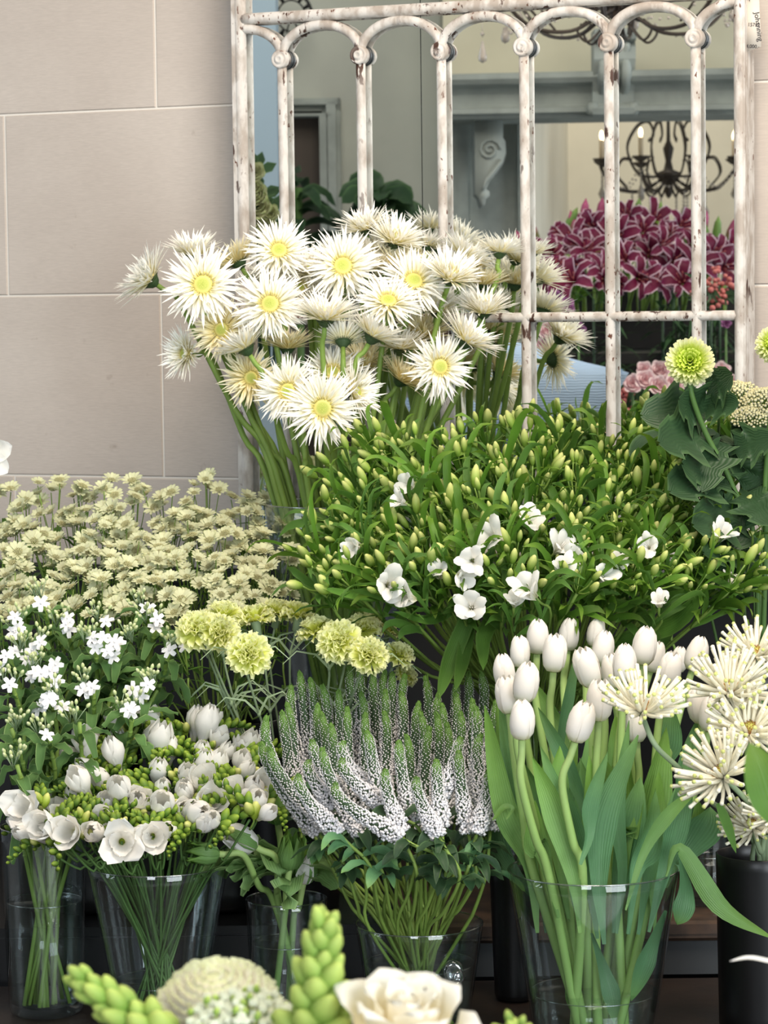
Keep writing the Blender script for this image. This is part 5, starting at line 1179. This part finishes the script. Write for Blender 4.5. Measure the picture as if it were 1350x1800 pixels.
# white petalled flower cut by the left picture edge
c = at(-22, 800, 4.3); t = thing('white_amaryllis', 'white broad-petalled flower cut by the left picture edge before the wall', 'flower', V_ast[0]['c']+UP*TIER)
mb = MB()
for k in range(6): a = 2*pi*k/6+.35; d = V((cos(a), -.25, sin(a))); mb.blade(crom([c, c+d*.015, c+d*.030, c+d*.042], 3), .017, V((0, -1, 0)), nw=4, cup=.3, wave=.1)
part('petals', mb.mesh('white_petals', M['white_petal']), t); mb = MB(); mb.tube(crom([at(-60, 1260, 4.4), at(-40, 1000, 4.35), c], 5), .004, 7); part('stem', mb.mesh('amaryllis_stem', M['stem']), t)
# ================================================================== things the mirror reflects (they stand in the room behind the camera's left)
def vpose(px, py, Y, d, sc=1.0, spin=None): return pose(vt(px, py, Y), refl_dir(V(d).normalized()), spin, sc)
M['iron'] = simple('aged_bronze', (58, 48, 40), .5, metal=.2)
M['candle'] = simple('candle_sleeve', (200, 180, 150), .5)
M['crystal'] = simple('smoky_drop', (168, 158, 148), .15)
m, n_, l_, b_, o_ = mat('flame_bulb'); b_.inputs['Emission Color'].default_value = (1, .72, .38, 1); b_.inputs['Emission Strength'].default_value = 7; M['bulb'] = m
def chandelier(px, py, Y, R, name, label, arms, top=True, watt=4, drops=True, few=False):
    c = at(px, py, Y); t = thing(name, label, 'chandelier', refl(c))
    def pr(nm, mb, mt, par=t): return part(nm, mb.reflect().mesh(name+'_'+nm, mt), par)
    mb = MB(); mb.lathe(c-UP*.10, UP, [(0, -.03), (.010, -.02), (.018, 0), (.012, .02), (.03, .035), (.05, .06), (.048, .075), (.02, .085), (.012, .12), (.018, .15), (.022, .17), (.008, .2), (.006, .3), (.006, .62)], 14); pr('hub', mb, M['iron'])
    for k in range(arms):
        a = 2*pi*k/arms+.3; d = V((cos(a), sin(a), 0)); q = lambda r, z: c+d*R*r+UP*R*z
        mb = MB(); mb.tube(crom([q(.1, -.18), q(.4, -.34), q(.75, -.30), q(1.0, -.05), q(1.0, .02)], 6), .006, 6)
        mb.tube(crom([q(.12, -.15), q(.45, -.10), q(.62, .25), q(.48, .55), q(.30, .62), q(.22, .45), q(.30, .35)], 6), .0045, 6)
        mb.tube(crom([q(.62, -.3), q(.78, -.10), q(.70, .10), q(.55, .10)], 5), .004, 5); mb.tube(crom([q(.1, -.28), q(.25, -.42), q(.34, -.34), q(.26, -.26)], 5), .004, 5)
        p = q(1.0, .02); mb.lathe(p, UP, [(0, 0), (.012, .002), (.034, .018), (.036, .024), (.010, .022), (0, .022)], 14)
        arm = pr('arm', mb, M['iron'])
        mb = MB(); mb.lathe(p+UP*.02, UP, [(.010, 0), (.010, .075), (0, .078)], 10); pr('candle', mb, M['candle'], arm)
        mb = MB(); mb.bud(p+UP*.095, UP, .040, .0085); pr('bulb', mb, M['bulb'], arm)
        L = bpy.data.lights.new('chandelier_bulb', 'POINT'); L.energy = watt; L.color = (1, .82, .6); L.shadow_soft_size = .006
        lo = bpy.data.objects.new('chandelier_bulb', L); COL.objects.link(lo); lo.location = refl(p+UP*.12)
        mb = MB()
        for (rr, z0, n) in (((1.0, -.02, 2),) if few else ((1.0, -.02, 5), (.55, -.34, 4), (.28, -.42, 5))):
            b = q(rr, z0)
            for j in range(n): mb.ball(b-UP*(.014*j+.01), .005, n=6, m=4)
            mb.lathe(b-UP*(.014*n+.055), UP, [(0, 0), (.012, .012), (.014, .022), (.004, .048), (0, .052)], 8)
        a2 = 2*pi*(k+1)/arms+.3; e = c+V((cos(a2), sin(a2), 0))*R+UP*R*-.02; s0 = q(1.0, -.02)
        for j in range(1, 14): w = j/14; mb.ball(s0.lerp(e, w)-UP*.30*R*sin(pi*w), .005, n=6, m=4)
        pr('crystal_drops', mb, M['crystal'])
    if top:
        mb = MB()
        for k in range(arms):
            a = 2*pi*k/arms; d = V((cos(a), sin(a), 0)); q = lambda r, z: c+d*R*r+UP*R*z
            mb.tube(crom([q(.05, .95), q(.3, .80), q(.48, .92), q(.45, 1.1), q(.2, 1.25)], 6), .0045, 6)
        pr('upper_scrolls', mb, M['iron'])
    return t
chandelier(1175, 292, 11.4, .285, 'candle_chandelier', 'lit bronze candle chandelier with crystal drops reflected in the right panes of the mirror', 8)
t = chandelier(1085, -20, 8.2, .36, 'candle_chandelier', 'nearer bronze chandelier reflected at the top of the mirror with hanging drops', 6, watt=2, few=True)
RN = random.Random(294); mb = MB(); c = at(1062, 8, 8.2)
for k in range(90):
    a = U(0, 6.28); r = U(.02, .10); z = U(-.05, .06); b = U(.3, .9); mb.tube(crom([c+V((cos(a)*r, sin(a)*r, z)), c+V((cos(a+b*.5)*r*1.15, sin(a+b*.5)*r*1.15, z-.01)), c+V((cos(a+b)*r, sin(a+b)*r, z+U(-.02, .02)))], 3), .003, 4)
part('twig_basket', mb.reflect().mesh('twig_basket', M['iron']), t)
mb = MB()
for x, y, h in ((848, 66, 44), (888, 46, 30)):
    p = at(x, y, 8.2); mb.tube([p+UP*.05, p], .001, 4); mb.ball(p+UP*.01, .006, n=8, m=5); mb.lathe(p-UP*h*8.2/5000, UP, [(0, 0), (.011, .006), (.0125, .018), (.006, .045), (.003, h*8.2/5000-.01)], 12)
part('large_drops', mb.reflect().mesh('large_drops', M['crystal']), t)
# wall clock reflected at the top left of the mirror
c = at(512, 28, 9.8); mb = MB(); t = thing('wall_clock', 'round iron wall clock ring reflected behind the top rail at the left', 'clock', refl(c))
s = 9.8/5000; mb.tube([c+V((36*s*cos(2*pi*k/40), 0, 40*s*sin(2*pi*k/40))) for k in range(41)], .006, 6, 0, False); mb.tube([c+V((24*s*cos(2*pi*k/40), 0, 27*s*sin(2*pi*k/40))) for k in range(41)], .003, 6, 0, False)
part('ring', mb.reflect().mesh('clock_ring', M['black']), t); mb = MB()
for k in range(12):
    a = 2*pi*k/12; d = V((cos(a), 0, sin(a))); e = V((-sin(a), 0, cos(a)))
    for o in (-1, 0, 1): mb.tube([c+d*26*s+e*o*3*s*.4, c+d*37*s+e*o*3*s], .0025, 4)
part('numerals', mb.reflect().mesh('clock_numerals', M['black']), t); mb = MB()
mb.tube([c, c+V((10*s, -.01, -20*s))], .003, 4); mb.tube([c, c+V((-9*s, -.01, -30*s))], .003, 4); mb.lathe(c, V((0, -1, 0)), [(0, 0), (.01, 0), (.01, .01), (0, .012)], 10); part('hands', mb.reflect().mesh('clock_hands', M['black']), t)
# dark display counter the reflected flowers stand on
a, b = at(930, 1000, 9.0), at(1600, 500, 9.0); mb = MB(); mb.box((a.x, 8.98, 0), (b.x, 9.06, b.z)); mb.box((a.x, 8.97, b.z-.03), (b.x, 8.98, b.z)); solo('dark_backdrop', mb.reflect().mesh('dark_backdrop', M['black']), 'tall black backdrop added behind the reflected lily stems', 'panel')  # black backdrop added to keep the gaps between the lily stems dark
a, b = at(905, 1000, 8.4), at(1500, 560, 8.4); mb = MB(); mb.box((a.x, 8.25, 0), (b.x, 8.9, b.z-.12)); mb.box((a.x-.03, 8.2, b.z-.12), (b.x+.03, 8.95, b.z-.09))
ctr = solo('counter', mb.reflect().mesh('counter', M['black']), 'dark counter under the reflected lilies', 'counter')
# lilies
def lily_head(seed, op):
    global RN
    RN = random.Random(seed); mb = MB()
    for k in range(6):
        a = pi/3*k+U(-.12, .12); d = V((cos(a), sin(a), 0)); L = .092*U(.9, 1.08)
        mb.blade([d*.004, d*L*.25*op+UP*L*.38, d*L*.58*op+UP*L*.62, d*L*.88*op+UP*L*.60, d*L*1.05*op+UP*L*.44], .021 if k % 2 else .0165, (UP-d*.6).normalized(), lambda t: .22+.85*sin(pi*min(1, .05+t*.86))**.9 if t < .97 else .05, cup=.28, nw=6, wave=.05)
    for k in range(6): a = pi/3*k; mb.tube([V((0, 0, .006)), V((cos(a)*.02, sin(a)*.02, .06))], .001, 4, 1); mb.ball((cos(a)*.021, sin(a)*.021, .062), .003, L=2, n=5, m=3, mi=1)
    return mb.mesh('lily_bloom', [M['lily'], M['coral']])
LH = [lily_head(s, o) for s, o in ((250, 1.0), (251, .85), (252, .6))]
RN = random.Random(253)
def lbud(r): mb = MB(); mb.lathe((0, 0, 0), UP, [(.004, 0), (.011, .015), (.0145, .045), (.011, .075), (0, .098)], 9, ridge=3, rd=.1, sx=1); return mb
LB = [lbud(0).mesh('lily_bud', M['lily_bud']), lbud(1).mesh('lily_bud', M['lily_bud_g'])]
VL = dict(c=V((0, 0, 0)))
def vstem(t, px, py, Y, r=.005, mt='stem', k=None, to=560):
    a = at(px, py, Y); b = V((a.x*.96+at(1110, 560, Y).x*.04, 8.55, at(1110, to, 8.55).z)); mb = MB(); mb.tube(crom([b, b.lerp(a, .5)+V((0, .02, 0)), a], 4), r, 6); part('stem', mb.reflect().mesh('reflected_stem', M[mt]), t)
LP = [(1010, 430), (1045, 405), (965, 450), (1090, 420), (1130, 410), (1175, 420), (1215, 430), (1250, 450), (1020, 470), (1062, 450), (1100, 462), (1060, 490), (1010, 500), (1140, 450), (1180, 460), (1220, 470), (1265, 470), (975, 480), (1120, 490), (1150, 505), (1090, 500), (1030, 445), (1200, 500), (1240, 430), (1160, 435), (1280, 440), (990, 410), (1075, 395), (1190, 400), (945, 440), (1145, 395), (1105, 385)]
for i, (px, py) in enumerate(LP):
    Y = 8.55-(py-400)*.004+U(-.05, .05)
    lab = {19: 'lowest wide open purple lily with white-edged petals in the mirror', 14: 'magenta lily facing forward right of the fifth glazing bar in the mirror'}.get(i, 'dark magenta white-edged reflected lily, %s tier, %s from the left' % (('upper', 'middle', 'lower')[(lambda y: 0 if y < 425 else 1 if y < 465 else 2)(py)], ORD[sorted(q for q in LP if (lambda y: 0 if y < 425 else 1 if y < 465 else 2)(q[1]) == (lambda y: 0 if y < 425 else 1 if y < 465 else 2)(py)).index((px, py))]))
    t = thing('magenta_lily', lab, 'flower', refl(V((at(px, py, Y).x, 8.55, at(1110, 560, 8.55).z))), 'distinct reflected lilies' if i in (14, 19) else 'reflected magenta lilies')
    part('bloom', LH[i % 3 if i not in (14, 19) else 0], t, vpose(px, py, Y, (U(-.5, .5)+(px-1110)*.002, -1, U(-.2, .8)), sc=U(.62, .82))); vstem(t, px, py, Y)
    if i % 2: part('bloom', LH[(i+1) % 3], t, vpose(px+U(-22, 22), py+U(-14, 16), Y+.03, (U(-.8, .8), -1, U(-.3, 1)), sc=U(.58, .75)))
    if i < 14: part('leaves', AL[i % 7], t, vpose(px, py+30, Y+.05, (U(-.4, .4), -.4, 1), sc=.9))
LBUDS = [(948, 405, 0, -.5), (925, 430, 0, -.4), (1010, 400, 0, -.15), (1024, 385, 0, .1), (1053, 385, 0, .1), (990, 395, 1, .5), (1084, 385, 1, -.1), (1118, 378, 1, .1), (1152, 383, 1, .2), (1155, 402, 0, .4), (1232, 400, 0, .2), (1257, 412, 1, .1), (1278, 425, 1, .3), (940, 455, 0, -.5), (1240, 428, 1, 0), (1200, 410, 1, .1), (1275, 412, 0, .4)]
for i, (px, py, v, lx) in enumerate(LBUDS):
    Y = 8.6; t = thing('lily_bud', 'closed %s reflected lily bud above the open ones, %s from the left' % ('green' if v else 'purple', ORD[sum(q[0] < px and q[2] == v for q in LBUDS)]), 'flower bud', refl(at(px, py+20, Y)), 'reflected %s lily buds' % ('green' if v else 'purple'))
    a = at(px, py+20, Y); part('bud', LB[v], t, pose(refl(a), refl_dir(V((lx, -.2, 1)).normalized()), sc=U(.85, 1.05))); vstem(t, px, py+22, Y, .003)
# foliage under the lilies
RN = random.Random(260)
for i in range(26):
    px, py = U(945, 1285), U(540, 720); Y = 8.1; t = thing('leafy_sprig', 'dark leafy stem under the reflected lilies', 'foliage', refl(V((at(px, py, Y).x, Y, at(px, py, Y).z-.3))), 'leafy stems under the reflected lilies')
    mb = MB(); a = at(px, py, Y)
    mb.tube([a-UP*.3, a+UP*.05], .004, 5)
    for q in range(12): an = U(0, 6.28); b = a+UP*U(-.12, .05); d = V((cos(an), sin(an)*.6-.2, U(-.5, .6))).normalized(); L = U(.05, .11); mb.blade([b, b+d*L*.5, b+d*L-UP*.02], .007, UP, nw=2)
    part('leaves', mb.reflect().mesh('lily_leaves', M['leaf_dark']), t)
# reflected roses and small pink flowers
def vrose(seed, mt):
    global RN
    RN = random.Random(seed); mb = MB()
    for ri, (n, r, h) in enumerate(((3, .009, .030), (4, .016, .032), (5, .024, .029), (5, .031, .022))):
        for k in range(n): mb.cup(2*pi*k/n+ri*.6, 1.0 if ri < 2 else .8, [(.003, 0), (r*.7, h*.25), (r, h*.6), (r*1.02, h*.9), (r*1.12+ri*.001, h)], nw=6, ruf=.001)
    return mb.mesh('rose_bloom', M[mt])
VR = vrose(270, 'pink'); VM = vrose(271, 'mauve'); V_ = vrose(272, 'cream_petal2')
for i, (px, py, Y, me, s, lab, nm) in enumerate([(1112, 678, 7.4, VR, .95, 'pale pink rose at the left of the reflected rose cluster', 'pink_rose'), (1135, 672, 7.3, VR, 1.0, 'pale pink rose at the front of the reflected rose cluster', 'pink_rose'), (1160, 655, 7.4, VR, 1.0, 'pale pink rose topmost of the reflected rose cluster', 'pink_rose'), (1155, 682, 7.2, VR, 1.0, 'pale pink rose low in the middle of the reflected rose cluster', 'pink_rose'),
        (1182, 678, 7.3, VR, 1.0, 'pale pink rose at the right of the reflected rose cluster beside the pompon', 'pink_rose'), (1132, 652, 7.5, VR, .8, 'small pale pink rose at the back of the reflected rose cluster', 'pink_rose'), (1268, 655, 7.4, VR, .9, 'pale pink rose right of the pompon chrysanthemum in the mirror', 'pink_rose'), (1280, 672, 7.4, VR, .8, 'pale pink rose near the right mirror frame', 'pink_rose'),
        (985, 604, 7.9, VM, .8, 'mauve rose left of the other one on dark ground in the mirror', 'mauve_rose'), (1017, 582, 7.9, VM, .75, 'mauve rose above right on dark ground in the mirror', 'mauve_rose'), (975, 530, 7.8, VM, .9, 'mauve hydrangea-like rose behind the rightmost gerbera', 'mauve_rose'), (992, 540, 7.8, VM, .9, 'second mauve rose behind the rightmost gerbera', 'mauve_rose'), (955, 545, 7.7, VR, .8, 'pink rose behind the stem of the rightmost gerbera', 'pink_rose'), (962, 585, 7.7, VR, 1.0, 'pink rose below the horizontal bar right of the fourth glazing bar', 'pink_rose'), (952, 610, 7.7, VR, .8, 'pink rose lowest beside the fourth glazing bar', 'pink_rose'), (1276, 570, 7.6, VM, .5, 'tiny mauve rose by the right mirror frame', 'mauve_rose')]):
    a = at(px, py, Y); t = thing(nm, lab, 'flower', refl(V((a.x, Y, a.z-.3))), 'reflected roses'); part('bloom', me, t, vpose(px, py, Y, (U(-.4, .4), -1, .5), sc=s*.8)); mb = MB(); mb.tube([a-UP*.3, a-UP*.01], .003, 5); part('stem', mb.reflect().mesh('rose_stem', M['stem_dark']), t)
RN = random.Random(281)
def pinkcl(n, mt, R=.04):
    mb = MB()
    for k in range(n): mb.ball((U(-R, R), U(-R, R), U(-.012, .012)), U(.006, .009), n=6, m=4)
    return mb.mesh('pink_florets', M[mt])
PK = pinkcl(40, 'pink_deep'); PC = pinkcl(26, 'coral')
for i, (px, py, me, lab) in enumerate([(1018, 712, PK, 'deep pink floret cluster at the left, behind the bent person'), (1040, 722, PK, 'deep pink floret cluster in the reflected row, left of the fifth bar'), (1056, 700, PK, 'deep pink floret cluster touching the fifth glazing bar'), (1100, 708, PC, 'coral floret cluster right of the fifth glazing bar'), (1122, 720, PC, 'coral floret cluster under the pale pink roses'), (1086, 740, PK, 'pink floret cluster low beside the fifth glazing bar'), (1092, 768, PK, 'lowest pink floret cluster beside the fifth glazing bar'), (1133, 762, PK, 'lowest pink floret cluster above the green bouquet'),
      (1035, 745, PK, 'deep pink floret cluster just above the green bouquet'), (1240, 495, PC, 'pink snapdragon-like cluster left in the right pane under the lilies'), (1265, 500, PC, 'pink snapdragon-like cluster near the right mirror frame'), (1250, 525, PC, 'lowest pink snapdragon-like cluster in the right pane')]):
    Y = 7.5; a = at(px, py, Y); t = thing('pink_flower_cluster', lab, 'flower', refl(V((a.x, Y, a.z-.25))), 'reflected pink clusters'); part('florets', me, t, vpose(px, py, Y, (0, -1, .4))); mb = MB(); mb.tube([a-UP*.25, a], .003, 5)
    for q in range(5): an = U(0, 6.28); d = V((cos(an), -.4, sin(an))).normalized(); mb.blade([a-UP*.02, a+d*.04, a+d*.07], .006, V((0, -1, 0)), nw=2)
    part('leafy_stem', mb.reflect().mesh('cluster_stem', M['leaf_dark']), t)
# potted plants before the grey wall
def vplant(px, py, Y, leaves, L, w, nm, lab, droop, hy=0):
    a = at(px, py, Y); t = thing(nm, lab, 'plant', refl(V((a.x, Y, 0)))); mb = MB(); mb.lathe(V((a.x, Y, 0)), UP, [(0, 0), (.12, 0), (.16, .5), (.14, .5), (.13, .46), (0, .46)], 20); part('pot', mb.reflect().mesh(nm+'_pot', M['black']), t)
    mb = MB(); mb.tube([V((a.x, Y, .46)), a], .015, 6); mb2 = MB()
    for k in range(leaves):
        b = a+UP*U(-.34, .05); an = 2*pi*k/leaves*3.1; d = V((cos(an), sin(an)*.5, 0)).normalized(); up = U(.1, .8)
        l = L*U(.7, 1.1); mb2.blade(crom([b, b+d*l*.35+UP*l*.35*up, b+d*l*.7+UP*l*(.4*up-.2*droop), b+d*l+UP*l*(.3*up-.6*droop)], 3), w*U(.8, 1.15), UP+V((0, -.9, 0)), cup=.2, nw=4, wave=.08)
    part('trunk', mb.reflect().mesh(nm+'_trunk', M['stem_dark']), t); part('leaves', mb2.reflect().mesh(nm+'_leaves', M['leaf_dark']), t)
RN = random.Random(290); vplant(524, 330, 9.3, 30, .20, .022, 'palm_plant', 'dark palm-like plant with drooping blades reflected by the doorway', .6)
RN = random.Random(291); vplant(668, 345, 9.2, 44, .15, .042, 'rubber_plant', 'dark broad-leaved plant reflected in the second and third panes', .35)
RN = random.Random(292)
# green cabbage-like blooms at the left edge of the mirror
VG = vrose(293, 'ast_bract')
for i, (px, py, lab) in enumerate([(450, 305, 'small'), (444, 330, 'upper'), (452, 365, 'large'), (478, 378, 'outer'), (446, 395, 'lower'), (470, 405, 'lowest'), (455, 345, 'middle')]):
    Y = 7.4; a = at(px, py, Y); t = thing('green_ranunculus', '%s pale green ruffled bloom reflected at the left edge of the mirror' % lab, 'flower', refl(V((a.x, Y, a.z-.3))), 'reflected green blooms'); part('bloom', VG, t, vpose(px, py, Y, (U(-.4, .4), -1, .3), sc=U(.7, 1.1)))
    mb = MB(); mb.tube([a-UP*.4, a], .004, 5)
    for q in range(5): an = U(0, 6.28); d = V((cos(an), .1, sin(an))).normalized(); mb.blade([a, a+d*.04, a+d*.06], .014, V((0, -1, 0)), nw=2)
    part('leafy_stem', mb.reflect().mesh('ranunculus_stem', M['leaf_dark']), t)
# glass vases and stems glimpsed left of the fourth bar, beside the person
for i, (px, Y, lab) in enumerate([(845, 7.75, 'left'), (882, 7.8, 'right')]):
    a = at(px, 815, Y); t = thing('stem_vase', '%s of two reflected clear vases of cut stems beside the bent person' % lab, 'vase', refl(V((a.x, Y, a.z)))); mb = MB(); mb.lathe(V((a.x, Y, a.z)), UP, [(0, 0), (.05, 0), (.06, .16), (.058, .16), (.048, .004), (0, .004)], 24); part('body', mb.reflect().mesh('stem_vase_body', M['glass']), t)
    mb = MB()
    for k in range(16): mb.tube([V((a.x+U(-.03, .03), Y+U(-.03, .03), a.z+.01)), V((a.x+U(-.06, .06), Y+U(-.05, .05), a.z+.24))], .0035, 5)
    part('stems', mb.reflect().mesh('stem_vase_stems', M['stem']), t)
a, b = at(760, 815, 7.78), at(960, 815, 7.78); mb = MB(); mb.box((a.x, 7.6, a.z-.04), (b.x, 8.0, a.z-.001)); mb.box((a.x+.02, 7.65, 0), (a.x+.06, 7.7, a.z-.04)); mb.box((b.x-.06, 7.65, 0), (b.x-.02, 7.7, a.z-.04)); mb.box((b.x-.06, 7.9, 0), (b.x-.02, 7.95, a.z-.04)); mb.box((a.x+.02, 7.9, 0), (a.x+.06, 7.95, a.z-.04))
solo('side_table', mb.reflect().mesh('side_table', M['grey_trim']), 'pale table under the reflected stem vases', 'table')
# person bending over flowers
M['skin'] = simple('skin', (206, 162, 138), .6)
def knit():
    m, n, l, b, o = mat('blue_ribbed_knit'); b.inputs['Base Color'].default_value = lin((150, 172, 196)); b.inputs['Roughness'].default_value = .9
    t = n.new('ShaderNodeTexCoord'); w = n.new('ShaderNodeTexWave'); w.bands_direction = 'Z'; w.inputs['Scale'].default_value = 48; w.inputs['Distortion'].default_value = 2.5; w.inputs['Detail'].default_value = 2
    l.new(t.outputs['Object'], w.inputs[0]); bp = n.new('ShaderNodeBump'); bp.inputs['Strength'].default_value = .5; bp.inputs['Distance'].default_value = .003; l.new(w.outputs['Fac'], bp.inputs['Height']); l.new(bp.outputs['Normal'], b.inputs['Normal']); return m
M['knit'] = knit(); M['navy'] = simple('navy_cloth', (26, 30, 48), .8); M['hair'] = simple('dark_hair', (50, 38, 30), .6); M['shoe'] = simple('shoe_leather', (20, 20, 22), .5)
def skinned(name, verts, edges, radii, root, mt, parent, sub=2):
    me = bpy.data.meshes.new(name); me.from_pydata([tuple(refl(V(v))) for v in verts], edges, []); o = bpy.data.objects.new(name, me); COL.objects.link(o)
    md = o.modifiers.new('skin', 'SKIN'); sk = me.skin_vertices[0].data
    for i, r in enumerate(radii): sk[i].radius = (r, r) if not isinstance(r, tuple) else r; sk[i].use_root = i == root
    s = o.modifiers.new('sub', 'SUBSURF'); s.levels = s.render_levels = sub
    dg = bpy.context.evaluated_depsgraph_get(); dg.update(); m2 = bpy.data.meshes.new_from_object(o.evaluated_get(dg)); bpy.data.objects.remove(o)
    m2.materials.clear(); m2.materials.append(mt); m2.polygons.foreach_set('use_smooth', [True]*len(m2.polygons)); m2.name = name
    return part(name, m2, parent)
P0 = at(1018, 742, 7.1); X = V((1, 0, 0))
def pp(dx, dy, dz): return P0+V((dx, dy, dz))
hip = pp(0, 0, 0)
per = thing('person', 'person in a light blue ribbed sweater and navy trousers bending forward, reflected in the mirror', 'person', refl(V((P0.x, 7.1, 0))))
J = [pp(0, 0, -.02), pp(-.10, 0, .06), pp(-.24, 0, .07), pp(-.38, 0, .01), pp(-.47, 0, -.06), pp(-.55, 0, -.13), pp(-.60, 0, -.20)]   # pelvis .. head
E_ = [(i, i+1) for i in range(6)]; rad = [.13, .12, .14, .13, .055, .085, .075]; hz = P0.z
for s in (-1, 1):
    n0 = len(J)
    J += [pp(-.37, s*.17, -.02), pp(-.42, s*.22, -.26), pp(-.55, s*.17, -.44), pp(-.60, s*.16, -.52)]; rad += [.06, .048, .035, .028]; E_ += [(3, n0), (n0, n0+1), (n0+1, n0+2), (n0+2, n0+3)]
    for f_ in range(5): m0 = len(J); J += [pp(-.61-.01*f_, s*(.16-.03+.018*f_), -.58), pp(-.60-.012*f_, s*(.155-.035+.02*f_), -.62+.006*abs(f_-2))]; rad += [.010, .008]; E_ += [(n0+3, m0), (m0, m0+1)]
    m0 = len(J); J += [pp(.02, s*.09, -.12), pp(-.02, s*.10, -hz*.5), pp(.04, s*.10, -hz+.10), pp(-.10, s*.11, -hz+.045)]; rad += [.10, .062, .045, .04]; E_ += [(0, m0), (m0, m0+1), (m0+1, m0+2), (m0+2, m0+3)]
skinned('body', J, E_, rad, 0, M['skin'], per)
SJ = [pp(.02, 0, .0), pp(-.10, 0, .07), pp(-.24, 0, .08), pp(-.38, 0, .02), pp(-.44, 0, -.03)]; SE = [(0, 1), (1, 2), (2, 3), (3, 4)]; SR = [.155, .155, .165, .15, .08]
for s in (-1, 1): n0 = len(SJ); SJ += [pp(-.37, s*.17, -.02), pp(-.42, s*.22, -.26), pp(-.55, s*.17, -.43)]; SR += [.078, .064, .048]; SE += [(3, n0), (n0, n0+1), (n0+1, n0+2)]
skinned('sweater', SJ, SE, SR, 1, M['knit'], per)
TJ = [pp(.05, 0, -.03)]; TE = []; TR = [.155]
for s in (-1, 1): n0 = len(TJ); TJ += [pp(.04, s*.09, -.14), pp(-.01, s*.10, -hz*.5), pp(.04, s*.10, -hz+.12)]; TR += [.12, .082, .062]; TE += [(0, n0), (n0, n0+1), (n0+1, n0+2)]
skinned('trousers', TJ, TE, TR, 0, M['navy'], per)
skinned('hair', [pp(-.52, 0, -.07), pp(-.57, 0, -.11), pp(-.62, 0, -.18)], [(0, 1), (1, 2)], [.06, .095, .07], 1, M['hair'], per)
for s in (-1, 1): skinned('shoe', [pp(.08, s*.10, -hz+.045), pp(0, s*.105, -hz+.045), pp(-.16, s*.11, -hz+.035)], [(0, 1), (1, 2)], [.045, .048, .035], 0, M['shoe'], per)
